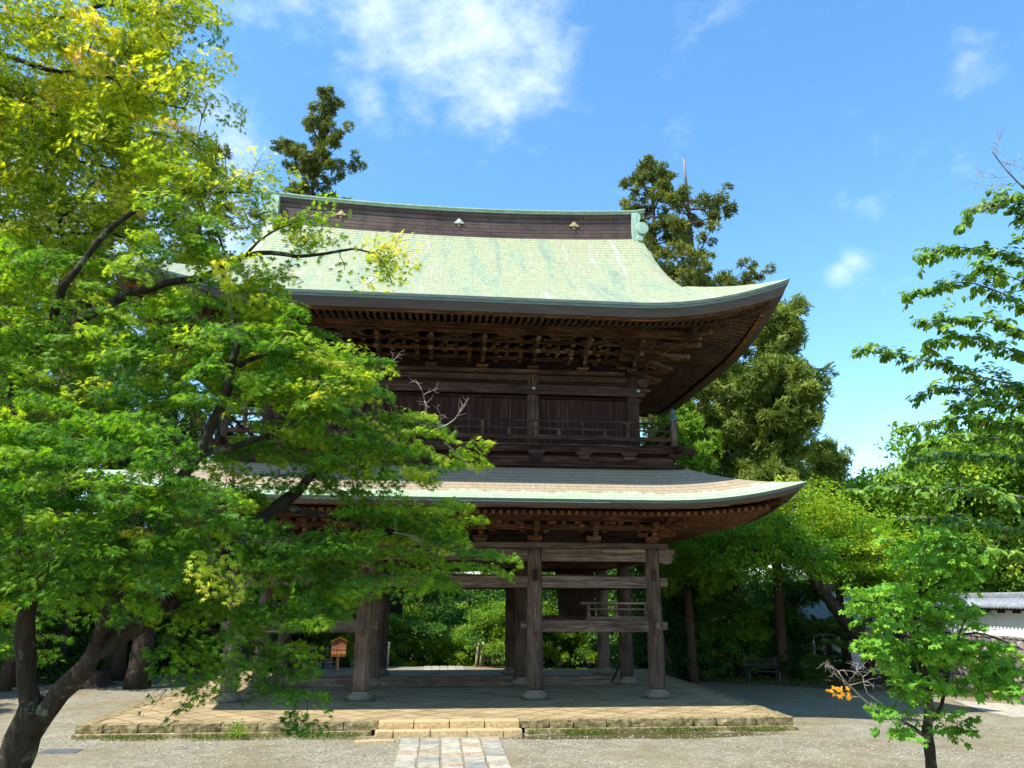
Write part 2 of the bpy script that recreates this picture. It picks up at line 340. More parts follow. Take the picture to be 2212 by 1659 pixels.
def bark(name, c0, c1, lichen=None, stretch=(6, 6, 1.2), lo=.62, scale=2.0):
    m, n, l, b = newmat(name)
    t = n.new('ShaderNodeTexCoord'); mp = n.new('ShaderNodeMapping'); mp.inputs['Scale'].default_value = stretch; l.new(t.outputs['Object'], mp.inputs[0])
    a = N(n, 'ShaderNodeTexNoise', in_Scale=scale, in_Detail=8.0, in_Roughness=.7); a.inputs['Distortion'].default_value = .8; l.new(mp.outputs[0], a.inputs['Vector'])
    r = ramp(n, [(.3, c0), (.7, c1)]); l.new(a.outputs['Fac'], r.inputs[0]); c = r.outputs[0]
    if lichen:
        q = N(n, 'ShaderNodeTexNoise', in_Scale=3.2, in_Detail=7.0, in_Roughness=.7); l.new(t.outputs['Object'], q.inputs['Vector'])
        mr = N(n, 'ShaderNodeMapRange'); mr.inputs[1].default_value = lo - .07; mr.inputs[2].default_value = lo; l.new(q.outputs['Fac'], mr.inputs[0])
        mx = n.new('ShaderNodeMixRGB'); mx.inputs[2].default_value = (*lichen, 1); l.new(mr.outputs[0], mx.inputs[0]); l.new(c, mx.inputs[1]); c = mx.outputs[0]
    l.new(c, b.inputs['Base Color']); b.inputs['Roughness'].default_value = .9; b.inputs['Specular IOR Level'].default_value = .15
    bp = N(n, 'ShaderNodeBump', in_Strength=.9, in_Distance=.03); l.new(a.outputs['Fac'], bp.inputs['Height']); l.new(bp.outputs[0], b.inputs['Normal'])
    return m
M['bark_maple'] = bark('maple_bark', (.012, .009, .006), (.055, .042, .028), (.12, .135, .08), lo=.62)
M['bark_lichen'] = bark('lichen_bark', (.05, .04, .03), (.17, .14, .11), (.26, .29, .22), lo=.54)
M['bark_cedar'] = bark('cedar_bark', (.035, .02, .014), (.13, .08, .055), None, stretch=(14, 14, .9))
M['bark_dark'] = bark('dark_bark', (.018, .013, .010), (.06, .044, .032), (.10, .11, .075), lo=.66)
M['dead_wood'] = bark('dead_twigs', (.22, .17, .14), (.42, .36, .31))
M['twig'] = bark('thin_twigs', (.05, .035, .028), (.13, .095, .075))

def leafmat(name, stops, trans=.35, rough=.55, spec=.2, tscale=1.6):
    m, n, l, b = newmat(name)
    at = n.new('ShaderNodeAttribute'); at.attribute_name = 'tint'
    r = ramp(n, stops); l.new(at.outputs['Fac'], r.inputs[0])
    l.new(r.outputs[0], b.inputs['Base Color']); b.inputs['Roughness'].default_value = rough; b.inputs['Specular IOR Level'].default_value = spec
    tr = n.new('ShaderNodeBsdfTranslucent')
    mul = n.new('ShaderNodeMixRGB'); mul.blend_type = 'MULTIPLY'; mul.inputs[0].default_value = 1; mul.inputs[2].default_value = (tscale * 1.15, tscale * 1.1, tscale * .45, 1)
    l.new(r.outputs[0], mul.inputs[1]); l.new(mul.outputs[0], tr.inputs['Color'])
    mx = n.new('ShaderNodeMixShader'); mx.inputs[0].default_value = trans; l.new(b.outputs[0], mx.inputs[1]); l.new(tr.outputs[0], mx.inputs[2])
    out = [k for k in n if k.type == 'OUTPUT_MATERIAL'][0]; l.new(mx.outputs[0], out.inputs['Surface'])
    return m
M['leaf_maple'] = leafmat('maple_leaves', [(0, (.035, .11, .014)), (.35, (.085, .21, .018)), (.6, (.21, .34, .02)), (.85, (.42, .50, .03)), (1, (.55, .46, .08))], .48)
M['leaf_tip'] = leafmat('reddish_maple_leaves', [(0, (.05, .12, .012)), (.35, (.16, .26, .016)), (.7, (.44, .48, .025)), (.9, (.60, .50, .08)), (1, (.72, .34, .2))], .5)
M['leaf_sapling'] = leafmat('young_maple_leaves', [(0, (.06, .18, .018)), (.5, (.13, .31, .03)), (.9, (.25, .44, .04)), (1, (.36, .48, .05))], .35)
M['leaf_orange'] = leafmat('orange_leaves', [(0, (.72, .28, .01)), (1, (.9, .5, .03))], .4)
M['leaf_cherry'] = leafmat('cherry_leaves', [(0, (.04, .12, .012)), (.5, (.12, .25, .02)), (.9, (.27, .40, .03)), (1, (.42, .40, .03))], .32, rough=.4, spec=.4)
M['leaf_cedar'] = leafmat('cedar_needles', [(0, (.045, .065, .014)), (.45, (.12, .15, .024)), (.85, (.27, .29, .04)), (1, (.30, .17, .05))], .2)
M['leaf_hinoki'] = leafmat('cypress_needles', [(0, (.055, .10, .018)), (.45, (.16, .22, .035)), (.85, (.33, .39, .06)), (1, (.36, .24, .08))], .25)
M['leaf_dark'] = leafmat('dark_broad_leaves', [(0, (.014, .045, .012)), (.5, (.035, .10, .02)), (1, (.10, .2, .03))], .25)
M['leaf_bright'] = leafmat('bright_broad_leaves', [(0, (.07, .17, .02)), (.5, (.17, .31, .03)), (1, (.38, .46, .04))], .35)
M['leaf_shrub'] = leafmat('shrub_leaves', [(0, (.025, .08, .015)), (.5, (.07, .18, .025)), (.9, (.2, .32, .04)), (1, (.45, .2, .04))], .3)
M['moss'] = leafmat('moss_green', [(0, (.03, .06, .012)), (.6, (.09, .14, .02)), (1, (.2, .23, .04))], .1, rough=.9, spec=.1)
M['palm_leaf'] = leafmat('palm_leaves', [(0, (.07, .17, .04)), (1, (.2, .34, .10))], .3)

def ground_mat():
    m, n, l, b = newmat('gravel_and_sand')
    t = n.new('ShaderNodeTexCoord')
    vo = n.new('ShaderNodeTexVoronoi'); vo.inputs['Scale'].default_value = 34.0; l.new(t.outputs['Object'], vo.inputs['Vector'])
    fine = N(n, 'ShaderNodeTexNoise', in_Scale=60.0, in_Detail=4.0); l.new(t.outputs['Object'], fine.inputs['Vector'])
    big = N(n, 'ShaderNodeTexNoise', in_Scale=.32, in_Detail=5.0, in_Roughness=.6); l.new(t.outputs['Object'], big.inputs['Vector'])
    mid = N(n, 'ShaderNodeTexNoise', in_Scale=2.2, in_Detail=6.0); l.new(t.outputs['Object'], mid.inputs['Vector'])
    gv = ramp(n, [(0, (.12, .11, .085)), (.45, (.23, .215, .165)), (1, (.40, .38, .30))]); 
    sep = n.new('ShaderNodeSeparateColor'); l.new(vo.outputs['Color'], sep.inputs[0]); l.new(sep.outputs[0], gv.inputs[0])
    sand = ramp(n, [(.3, (.155, .125, .07)), (.7, (.28, .235, .145))]); l.new(fine.outputs['Fac'], sand.inputs[0])
    mk = ramp(n, [(.42, (.12, .12, .12)), (.62, (.85, .85, .85))]); l.new(big.outputs['Fac'], mk.inputs[0])
    mx = n.new('ShaderNodeMixRGB'); l.new(mk.outputs[0], mx.inputs[0]); l.new(gv.outputs[0], mx.inputs[1]); l.new(sand.outputs[0], mx.inputs[2])
    md = ramp(n, [(.3, (.78, .76, .70)), (.7, (1.12, 1.1, 1.04))]); l.new(mid.outputs['Fac'], md.inputs[0])
    m2 = n.new('ShaderNodeMixRGB'); m2.blend_type = 'MULTIPLY'; m2.inputs[0].default_value = 1; l.new(mx.outputs[0], m2.inputs[1]); l.new(md.outputs[0], m2.inputs[2])
    # leaf litter and earth far from the courtyard
    sx = n.new('ShaderNodeSeparateXYZ'); l.new(t.outputs['Object'], sx.inputs[0])
    edge = N(n, 'ShaderNodeMath', operation='MULTIPLY_ADD'); edge.inputs[1].default_value = 5.0; l.new(mid.outputs['Fac'], edge.inputs[0]); l.new(sx.outputs[1], edge.inputs[2])
    far = N(n, 'ShaderNodeMapRange'); far.inputs[1].default_value = 21.2; far.inputs[2].default_value = 22.0; l.new(edge.outputs[0], far.inputs[0])
    # right side: earth begins nearer
    ex = N(n, 'ShaderNodeMath', operation='MULTIPLY_ADD'); ex.inputs[1].default_value = .82; l.new(sx.outputs[0], ex.inputs[0]); l.new(edge.outputs[0], ex.inputs[2])
    far2 = N(n, 'ShaderNodeMapRange'); far2.inputs[1].default_value = 21.3; far2.inputs[2].default_value = 22.0; l.new(ex.outputs[0], far2.inputs[0])
    ff = N(n, 'ShaderNodeMath', operation='MAXIMUM'); l.new(far.outputs[0], ff.inputs[0]); l.new(far2.outputs[0], ff.inputs[1])
    er = ramp(n, [(.35, (.05, .075, .02)), (.5, (.10, .075, .04)), (.7, (.2, .12, .07))]); l.new(mid.outputs['Fac'], er.inputs[0])
    m3 = n.new('ShaderNodeMixRGB'); l.new(ff.outputs[0], m3.inputs[0]); l.new(m2.outputs[0], m3.inputs[1]); l.new(er.outputs[0], m3.inputs[2])
    # damp strip along the foot of the platform, right of the path
    dx = N(n, 'ShaderNodeMath', operation='SUBTRACT'); dx.inputs[1].default_value = 4.3; l.new(sx.outputs[0], dx.inputs[0]); dxa = N(n, 'ShaderNodeMath', operation='MULTIPLY'); l.new(dx.outputs[0], dxa.inputs[0]); l.new(dx.outputs[0], dxa.inputs[1])
    dy = N(n, 'ShaderNodeMath', operation='ADD'); dy.inputs[1].default_value = 4.25; l.new(sx.outputs[1], dy.inputs[0]); dya = N(n, 'ShaderNodeMath', operation='MULTIPLY'); l.new(dy.outputs[0], dya.inputs[0]); l.new(dy.outputs[0], dya.inputs[1])
    dq = N(n, 'ShaderNodeMath', operation='MULTIPLY'); dq.inputs[1].default_value = 55.0; l.new(dya.outputs[0], dq.inputs[0]); ds = N(n, 'ShaderNodeMath', operation='ADD'); l.new(dxa.outputs[0], ds.inputs[0]); l.new(dq.outputs[0], ds.inputs[1])
    dn = N(n, 'ShaderNodeMath', operation='MULTIPLY_ADD'); dn.inputs[1].default_value = 14.0; l.new(mid.outputs['Fac'], dn.inputs[0]); l.new(ds.outputs[0], dn.inputs[2])
    dm = N(n, 'ShaderNodeMapRange', interpolation_type='SMOOTHSTEP'); dm.inputs[1].default_value = 19.0; dm.inputs[2].default_value = 14.0; dm.inputs[3].default_value = 0; dm.inputs[4].default_value = 1; l.new(dn.outputs[0], dm.inputs[0])
    m5 = n.new('ShaderNodeMixRGB'); m5.inputs[2].default_value = (.085, .07, .028, 1); l.new(dm.outputs[0], m5.inputs[0]); l.new(m3.outputs[0], m5.inputs[1])
    ro = N(n, 'ShaderNodeMapRange'); ro.inputs[3].default_value = .95; ro.inputs[4].default_value = .22; l.new(dm.outputs[0], ro.inputs[0]); l.new(ro.outputs[0], b.inputs['Roughness'])
    l.new(m5.outputs[0], b.inputs['Base Color']); b.inputs['Specular IOR Level'].default_value = .25
    bp = N(n, 'ShaderNodeBump', in_Strength=.6, in_Distance=.02); l.new(vo.outputs['Distance'], bp.inputs['Height'])
    b2 = N(n, 'ShaderNodeBump', in_Strength=.35, in_Distance=.08); l.new(mid.outputs['Fac'], b2.inputs['Height']); l.new(bp.outputs[0], b2.inputs['Normal']); l.new(b2.outputs[0], b.inputs['Normal'])
    return m
M['ground'] = ground_mat()

def paving_mat():
    m, n, l, b = newmat('diagonal_sandstone_paving')
    t = n.new('ShaderNodeTexCoord'); mp = n.new('ShaderNodeMapping'); mp.inputs['Rotation'].default_value = (0, 0, math.radians(45)); l.new(t.outputs['Object'], mp.inputs[0])
    wn_ = N(n, 'ShaderNodeTexNoise', in_Scale=2.4, in_Detail=3.0); l.new(t.outputs['Object'], wn_.inputs['Vector'])
    ws = N(n, 'ShaderNodeVectorMath', operation='SCALE'); ws.inputs['Scale'].default_value = .2; l.new(wn_.outputs['Color'], ws.inputs[0])
    wa = N(n, 'ShaderNodeVectorMath', operation='ADD'); l.new(mp.outputs[0], wa.inputs[0]); l.new(ws.outputs[0], wa.inputs[1])
    br = n.new('ShaderNodeTexBrick'); br.offset = 0; br.inputs['Scale'].default_value = 1.0; br.inputs['Brick Width'].default_value = .56; br.inputs['Row Height'].default_value = .56; br.inputs['Mortar Size'].default_value = .026; br.inputs['Mortar Smooth'].default_value = .4
    br.inputs['Color1'].default_value = (.34, .26, .15, 1); br.inputs['Color2'].default_value = (.385, .30, .175, 1); br.inputs['Mortar'].default_value = (.19, .15, .08, 1); l.new(wa.outputs[0], br.inputs['Vector'])
    a = N(n, 'ShaderNodeTexNoise', in_Scale=1.1, in_Detail=8.0, in_Roughness=.65); l.new(t.outputs['Object'], a.inputs['Vector'])
    r = ramp(n, [(.3, (.58, .58, .42)), (.55, (1.0, .97, .9)), (.75, (1.18, 1.12, 1.05))]); l.new(a.outputs['Fac'], r.inputs[0])
    mx = n.new('ShaderNodeMixRGB'); mx.blend_type = 'MULTIPLY'; mx.inputs[0].default_value = 1; l.new(br.outputs['Color'], mx.inputs[1]); l.new(r.outputs[0], mx.inputs[2])
    l.new(mx.outputs[0], b.inputs['Base Color']); b.inputs['Roughness'].default_value = .9; b.inputs['Specular IOR Level'].default_value = .2
    bp = N(n, 'ShaderNodeBump', in_Strength=.8, in_Distance=.02); bp.invert = True; l.new(br.outputs['Fac'], bp.inputs['Height'])
    b2 = N(n, 'ShaderNodeBump', in_Strength=.4, in_Distance=.02); f = N(n, 'ShaderNodeTexNoise', in_Scale=25.0, in_Detail=4.0); l.new(t.outputs['Object'], f.inputs['Vector']); l.new(f.outputs['Fac'], b2.inputs['Height']); l.new(bp.outputs[0], b2.inputs['Normal']); l.new(b2.outputs[0], b.inputs['Normal'])
    return m
M['paving'] = paving_mat()

def island_mat(name, stops, rough=.8, nscale=6.0, bump=.3, var=.5):
    """one colour per loose stone or board, with grain over it"""
    m, n, l, b = newmat(name)
    g = n.new('ShaderNodeNewGeometry'); r = ramp(n, stops); r.color_ramp.interpolation = 'LINEAR'; l.new(g.outputs['Random Per Island'], r.inputs[0])
    t = n.new('ShaderNodeTexCoord'); a = N(n, 'ShaderNodeTexNoise', in_Scale=nscale, in_Detail=8.0, in_Roughness=.7); l.new(t.outputs['Object'], a.inputs['Vector'])
    rr = ramp(n, [(.3, (1 - var,) * 3), (.7, (1.15,) * 3)]); l.new(a.outputs['Fac'], rr.inputs[0])
    mx = n.new('ShaderNodeMixRGB'); mx.blend_type = 'MULTIPLY'; mx.inputs[0].default_value = 1; l.new(r.outputs[0], mx.inputs[1]); l.new(rr.outputs[0], mx.inputs[2])
    l.new(mx.outputs[0], b.inputs['Base Color']); b.inputs['Roughness'].default_value = rough; b.inputs['Specular IOR Level'].default_value = .25
    bp = N(n, 'ShaderNodeBump', in_Strength=bump, in_Distance=.015); l.new(a.outputs['Fac'], bp.inputs['Height']); l.new(bp.outputs[0], b.inputs['Normal'])
    return m
M['path_stone'] = island_mat('granite_slabs', [(0, (.36, .33, .25)), (.2, (.46, .42, .32)), (.4, (.27, .275, .245)), (.55, (.49, .44, .34)), (.75, (.30, .30, .265)), (.88, (.44, .33, .22)), (1, (.38, .36, .29))], .8, 5.0)
M['wall_stone'] = island_mat('retaining_stones', [(0, (.12, .10, .09)), (.5, (.22, .185, .16)), (1, (.33, .28, .25))], .9, 4.0, .6)

# ------------------------------------------------------------------ ground
def grid(name, xs, ys, zf, mat, kind='structure'):
    X, Y = np.meshgrid(xs, ys); Z = zf(X, Y); V = np.stack([X, Y, Z], -1).reshape(-1, 3)
    nx = len(xs); i = np.arange(len(ys) - 1)[:, None] * nx + np.arange(nx - 1)[None, :]; i = i.ravel()
    T = np.concatenate([np.stack([i, i + 1, i + nx + 1], 1), np.stack([i, i + nx + 1, i + nx], 1)])
    me = tri_mesh(name, V, T); me.polygons.foreach_set('use_smooth', [True] * len(me.polygons)); o = link(name, me, mat)
    if kind: o['kind'] = kind
    return o
xs = np.concatenate([np.linspace(-900, -60, 12), np.linspace(-50, 50, 120), np.linspace(60, 900, 12)])
ys = np.concatenate([np.linspace(-300, -40, 6), np.linspace(-30, 50, 110), np.linspace(60, 1200, 14)])
gobj = grid('ground', xs, ys, lambda X, Y: ground_z(X, Y) + .012 * np.sin(X * 1.7 + Y) * np.cos(Y * 1.3), M['ground'])

def slab_path(name, x0, x1, y0, y1, cols, rowh, z_off=.02):
    mb = MB(); ws = [(x1 - x0) / cols] * cols
    for c in range(cols):
        y = y0 - R.uniform(0, rowh * .5); xa = x0 + sum(ws[:c]); xb = xa + ws[c]
        while y < y1:
            h = rowh * R.uniform(.75, 1.35); g = .021
            yy0, yy1 = max(y, y0) + .03, min(y + h, y1) - .03
            if yy1 - yy0 > .06:
                z = float(ground_z((xa + xb) / 2, (yy0 + yy1) / 2)) + z_off + R.uniform(-.004, .004)
                j = lambda: R.uniform(-.012, .012)
                a, b_, c_, d = (xa + g + j(), yy0 + j()), (xb - g + j(), yy0 + j()), (xb - g + j(), yy1 + j()), (xa + g + j(), yy1 + j())
                e = .012
                cx_, cy_ = (xa + xb) / 2, (yy0 + yy1) / 2
                top = [(p[0] - math.copysign(e, p[0] - cx_), p[1] - math.copysign(e, p[1] - cy_), z) for p in (a, b_, c_, d)]
                lo = [(p[0], p[1], z - .012) for p in (a, b_, c_, d)]; bt = [(p[0], p[1], z - .07) for p in (a, b_, c_, d)]
                mb.add(top + lo + bt, [(0, 1, 2, 3)] + [(4 + i, 4 + (i + 1) % 4, (i + 1) % 4, i) for i in range(4)] + [(8 + i, 8 + (i + 1) % 4, 4 + (i + 1) % 4, 4 + i) for i in range(4)])
            y += h
    o = mb.build(name, M['path_stone']); o['kind'] = 'structure'; return o
slab_path('stone_path', -1.08, 1.08, -11.5, -4.22, 5, .42, .022)
slab_path('stone_path', -1.0, 1.0, 11.0, 18.1, 5, .6, .02)

# ------------------------------------------------------------------ stone platform with steps
PX, PF, PB = 8.1, -3.766, 9.35
plat = empty('stone_platform', (0, PF, -.3), 'low sandstone platform with diagonal paving and mossy edge stones under the gate', 'platform')
pav = MB().box(-PX + .3, PX - .3, PF + .3, PB - .3, -.5, 0).build('paving', M['paving'], plat)
def rough_stone(x0, x1, y0, y1, z0, z1, jit=.009):
    mb = MB(); nx, ny = 4, 2
    # subdivided box with jittered skin
    import itertools
    vs = {}; V = []; F = []
    NX, NY, NZ = 4, 3, 2
    def vid(i, j, k):
        key = (i, j, k)
        if key not in vs:
            ex = (0 < i < NX) + 0; p = [x0 + (x1 - x0) * i / NX, y0 + (y1 - y0) * j / NY, z0 + (z1 - z0) * k / NZ]
            nb = (i in (0, NX)) + (j in (0, NY)) + (k in (0, NZ))
            sh = .010 if nb >= 2 else 0
            c = [(x0 + x1) / 2, (y0 + y1) / 2, (z0 + z1) / 2]
            p = [q + R.uniform(-jit, jit) - (math.copysign(sh, q - cc) if abs(q - cc) > 1e-6 else 0) * (.8 if nb >= 3 else .45) for q, cc in zip(p, c)]
            vs[key] = len(V); V.append(tuple(p))
        return vs[key]
    for i, j in itertools.product(range(NX), range(NY)):
        F.append((vid(i, j, 0), vid(i, j + 1, 0), vid(i + 1, j + 1, 0), vid(i + 1, j, 0))); F.append((vid(i, j, NZ), vid(i + 1, j, NZ), vid(i + 1, j + 1, NZ), vid(i, j + 1, NZ)))
    for i, k in itertools.product(range(NX), range(NZ)):
        F.append((vid(i, 0, k), vid(i + 1, 0, k), vid(i + 1, 0, k + 1), vid(i, 0, k + 1))); F.append((vid(i, NY, k), vid(i, NY, k + 1), vid(i + 1, NY, k + 1), vid(i + 1, NY, k)))
    for j, k in itertools.product(range(NY), range(NZ)):
        F.append((vid(0, j, k), vid(0, j, k + 1), vid(0, j + 1, k + 1), vid(0, j + 1, k))); F.append((vid(NX, j, k), vid(NX, j + 1, k), vid(NX, j + 1, k + 1), vid(NX, j, k + 1)))
    mb.add(V, F); return mb
def edge_run(a, b, fixed, axis, depth, segs, z0=-.16, z1=.008, name='edge_stone'):
    t = a
    while t < b - .05:
        w = min(R.uniform(.5, 1.05), b - t)
        if b - t - w < .3: w = b - t
        if axis == 'x': mb = rough_stone(t + .006, t + w - .006, fixed, fixed + depth, z0, z1 + R.uniform(-.008, .01))
        else: mb = rough_stone(fixed, fixed + depth, t + .006, t + w - .006, z0, z1 + R.uniform(-.008, .01))
        mb.build(name, M['edge_stone'], plat)
        t += w
edge_run(-PX, -1.62, PF, 'x', .31, 0); edge_run(1.58, PX, PF, 'x', .31, 0)
edge_run(PF + .31, PB - .31, -PX, 'y', .31, 0); edge_run(PF + .31, PB - .31, PX - .31, 'y', .31, 0)
for a, b in ((-PX - .04, -1.75), (1.7, PX + .03)):
    MB().box(a, b, PF - .05, PF + .28, -.6, -.165).build('foundation_course', M['edge_stone'], plat, .02)
for i in range(4):
    rough_stone(-1.61 + i * .797, -1.61 + (i + 1) * .797 - .012, PF - .08, PF + .33, -.165, .012, .005).build('step', M['step_stone'], plat)
for i, (a, b) in enumerate([(-1.66, -1.26), (-1.25, -.45), (-.44, .36), (.37, 1.17), (1.18, 1.6)]):
    rough_stone(a, b, PF - .4, PF - .04, -.42, -.135, .005).build('step', M['step_stone'], plat)
rough_stone(-2.05, -1.2, -4.62, -4.46, -.34, -.235, .004).build('stone_slab', M['step_stone']).update_tag()
tag(bpy.data.objects['stone_slab'], 'small pale kerb stone lying in the gravel left of the path', 'slab')

# ------------------------------------------------------------------ the gate
B, A, D = 2.4, 3.5, 3.56
XS = (-B - A, -B, B, B + A); YS = (0.0, D, 2 * D)
gate = empty('temple_gate', (0, D, 0), 'two storey dark wooden temple gate with curved green copper roofs', 'gate')
# -- lower columns
def column_mb(h=4.1):
    mb = MB(); r = .232
    mb.lathe(0, 0, [(r * .86, .235), (r * .98, .29), (r, .45), (r * 1.0, 1.6), (r * .965, 2.8), (r * .9, h - .25), (r * .86, h)], 32); return mb
def base_mb():
    return MB().lathe(0, 0, [(.2, .0), (.29, .012), (.325, .06), (.33, .13), (.318, .165), (.25, .18), (.235, .2), (.23, .245)], 32)
proto = None
for ix, x in enumerate(XS):
    for iy, y in enumerate(YS):
        if proto is None:
            c = column_mb().build('column', M['grey_z'], gate, world=False)
            b = base_mb().build('column_base', M['base_stone'], c, world=False); proto = c
            pl = MB().box(-.42, .42, -.42, .42, -.02, .010).build('plinth', M['slate'], c, .004, world=False)
        else:
            c = copy_tree(proto, gate)
        c.location = Vector((x, y - D, 0))
def part(mb, name, mat, bevel=.008, parent=None): return mb.build(name, mat, parent or gate, bevel)
# -- tie beams
for y in YS:
    w = .13
    m_ = 'grey_x' if y == 0 else 'brown_x'
    for x0, x1 in ((-B - A, -B), (-B, B), (B, B + A)):
        e0, e1 = x0 + .2, x1 - .2
        part(MB().box(e0, e1, y - w, y + w, 2.99 if y == 0 else 3.02, 3.31 if y == 0 else 3.47), 'tie_beam', M[m_])
        part(MB().box(e0, e1, y - .12, y + .12, 3.74 if y == 0 else 3.68, 4.1), 'head_beam', M[m_])
        if x0 != -B: part(MB().box(e0, e1, y - .115, y + .115, 1.77, 2.09), 'low_tie_beam', M[m_])
    part(MB().box(-B - A - .45, B + A + .45, y - .27, y + .27, 4.105, 4.255), 'wall_plate', M[m_])
for x in XS:
    for y0, y1 in ((0, D), (D, 2 * D)):
        part(MB().box(x - .12, x + .12, y0 + .2, y1 - .2, 3.0, 3.3), 'tie_beam', M['brown_y'])
        part(MB().box(x - .12, x + .12, y0 + .2, y1 - .2, 3.74, 4.1), 'head_beam', M['brown_y'])
        if abs(x) > 3: part(MB().box(x - .11, x + .11, y0 + .2, y1 - .2, 1.8, 2.08), 'low_tie_beam', M['brown_y'])
for x in (-B - A, B + A):
    part(MB().box(x - .27, x + .27, .27, 2 * D - .27, 4.107, 4.257), 'wall_plate', M['brown_y'])
# carved beam noses beside the corner columns, pegs and wedges on the columns
for s in (-1, 1):
    x = s * (B + A)
    nose = [(x + s * .19, 3.72), (x + s * .42, 3.66), (x + s * .56, 3.7), (x + s * .63, 3.8), (x + s * .6, 3.92), (x + s * .7, 4.0), (x + s * .68, 4.095), (x + s * .19, 4.095)]
    part(MB().prism(nose, -.12, .12), 'beam_nose', M['grey_x'])
    part(MB().box(x + s * .2 if s > 0 else x - .42, x + .42 if s > 0 else x - .2, -.11, .11, 3.04, 3.27), 'beam_nose', M['grey_x'])
    part(MB().box(x + s * .2 if s > 0 else x - .36, x + .36 if s > 0 else x - .2, -.1, .1, 1.82, 2.05), 'beam_nose', M['grey_x'])
for x in XS:
    part(MB().box(x - .065, x + .055, -.275, -.18, 3.18, 3.5), 'wedge', M['dark_z'])
    part(MB().box(x - .06, x + .06, -.34, -.18, 1.86, 2.03), 'wedge', M['grey_z'])
    part(MB().box(x - .05, x + .05, -.27, -.18, 1.66, 1.8), 'wedge', M['brown_z'])
part(MB().box(B - .4, B - .2, -.09, .09, 1.84, 2.05), 'beam_nose', M['grey_x']); part(MB().box(-B + .2, -B + .4, -.09, .09, 1.84, 2.05), 'beam_nose', M['grey_x'])
# thresholds between the middle columns
for x0, x1 in ((-B - A + .25, -B - .25), (-B + .25, B - .25), (B + .25, B + A - .3)):
    part(MB().box(x0, x1, D - .14, D + .14, .0, .27), 'threshold', M['grey_x'])
# right bay: steep stair box, small railing; door posts
MX = Matrix.Rotation(math.radians(-17), 4, 'X')
st = MB(); 
st.add([(4.12, 4.6, 2.1), (5.12, 4.6, 2.1), (5.12, 6.5, 2.1), (4.12, 6.5, 2.1), (3.95, 4.3, 4.05), (5.0, 4.3, 4.05), (5.0, 6.4, 4.05), (3.95, 6.4, 4.05)], [(0, 3, 2, 1), (4, 5, 6, 7), (0, 1, 5, 4), (1, 2, 6, 5), (2, 3, 7, 6), (3, 0, 4, 7)])
part(st, 'stair_enclosure', M['dark_z'])
s2 = MB()
for i in range(7): s2.box(4.15, 5.1, 4.55 + i * .02, 4.62 + i * .02, 2.25 + i * .25, 2.29 + i * .25)
part(s2, 'stair_treads', M['dark_x'], .004)
part(MB().beam((5.35, 3.35, .1), (5.5, 3.05, .55), .05, .05), 'door_bar', M['dark_z'], .004)
rl = MB(); rl.box(3.74, 5.7, -.04, .04, 2.53, 2.59); rl.box(3.98, 5.68, -.028, .028, 2.37, 2.42); rl.box(3.9, 5.68, -.05, .05, 2.095, 2.2)
rl.box(3.93, 4.02, -.045, .045, 2.2, 2.53); rl.box(4.75, 4.84, -.04, .04, 2.2, 2.53); rl.box(5.62, 5.7, -.04, .04, 2.2, 2.53)
part(rl, 'small_railing', M['grey_x'], .004)
part(MB().box(2.65, 3.9, .12, .5, 2.1, 2.16), 'bay_floor', M['dark_x'])
# ceiling and upper floor body
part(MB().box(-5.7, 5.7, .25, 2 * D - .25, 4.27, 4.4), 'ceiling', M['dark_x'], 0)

# -- bracket sets
def arm(mb, L, z0, z1, y, w, Mx=None, axis='x'):
    """arm with ends curving up from below"""
    h = z1 - z0; c = min(L * .28, .16)
    pts = [(-L / 2, z1), (-L / 2, z0 + h * .45), (-L / 2 + c * .35, z0 + h * .12), (-L / 2 + c, z0), (L / 2 - c, z0), (L / 2 - c * .35, z0 + h * .12), (L / 2, z0 + h * .45), (L / 2, z1)]
    mb.prism(pts, y - w / 2, y + w / 2, axis, Mx)
def outarm(mb, y1, z0, z1, w, Mx=None):
    h = z1 - z0
    pts = [(.1, z0), (.1, z1), (y1, z1), (y1, z0 + h * .5), (y1 + .05, z0 + h * .15), (y1 + .13, z0)]
    mb.prism(pts, -w / 2, w / 2, 'x', Mx)
def tail(mb, y0, z0, y1, z1, h, w, Mx=None):
    """tail rafter running down and out, its nose turned up a little"""
    n = 8; top = []; bot = []
    for i in range(n + 1):
        t = i / n; y = y0 + (y1 - y0) * t; z = z0 + (z1 - z0) * t + .11 * max(0, t - .55) ** 2 * 4
        top.append((y, z + h * (1 - .25 * t))); bot.append((y, z))
    bot[-1] = (y1 + .05, bot[-1][1] - .01)
    mb.prism(top + bot[::-1], -w / 2, w / 2, 'x', Mx)
def upper_set(corner=0):
    mb = MB(); steps = (0, -.42, -.84, -1.27)
    mb.block(0, 0, 0, .17, .36, .36)
    for k, y in enumerate(steps):
        z = .15 + .155 * k; w = .115; T = None
        L = .86 if k else .8
        if k < 3: outarm(mb, steps[k + 1] - .12, z, z + .13, w)
        for kk in range(k + 1):
            Lx = 1.0 + .24 * (k - kk) if k < 3 else 1.05
            if kk < k - 1: continue
            arm(mb, Lx, z, z + .12, steps[kk], w)
            for sx in (-1, 0, 1): mb.block(sx * (Lx / 2 - .075), steps[kk] - .001 * sx, z + .115, z + .19, .16, .16)
    mb.block(0, -1.3, .56, .64, .17, .17)
    mb.box(-.05, .05, -1.5, -1.2, .62, .72)
    return mb
def rotz(mb, a):
    c, s = math.cos(a), math.sin(a); mb.v = [(x * c - y * s, x * s + y * c, z) for x, y, z in mb.v]; return mb
UPZ, UY = 9.58, .18
def put(mb, name, mat, x, y, z, parent=None):
    o = mb.build(name, mat, parent or gate, .006, world=False); o.location = Vector((x, y - D, z)); return o
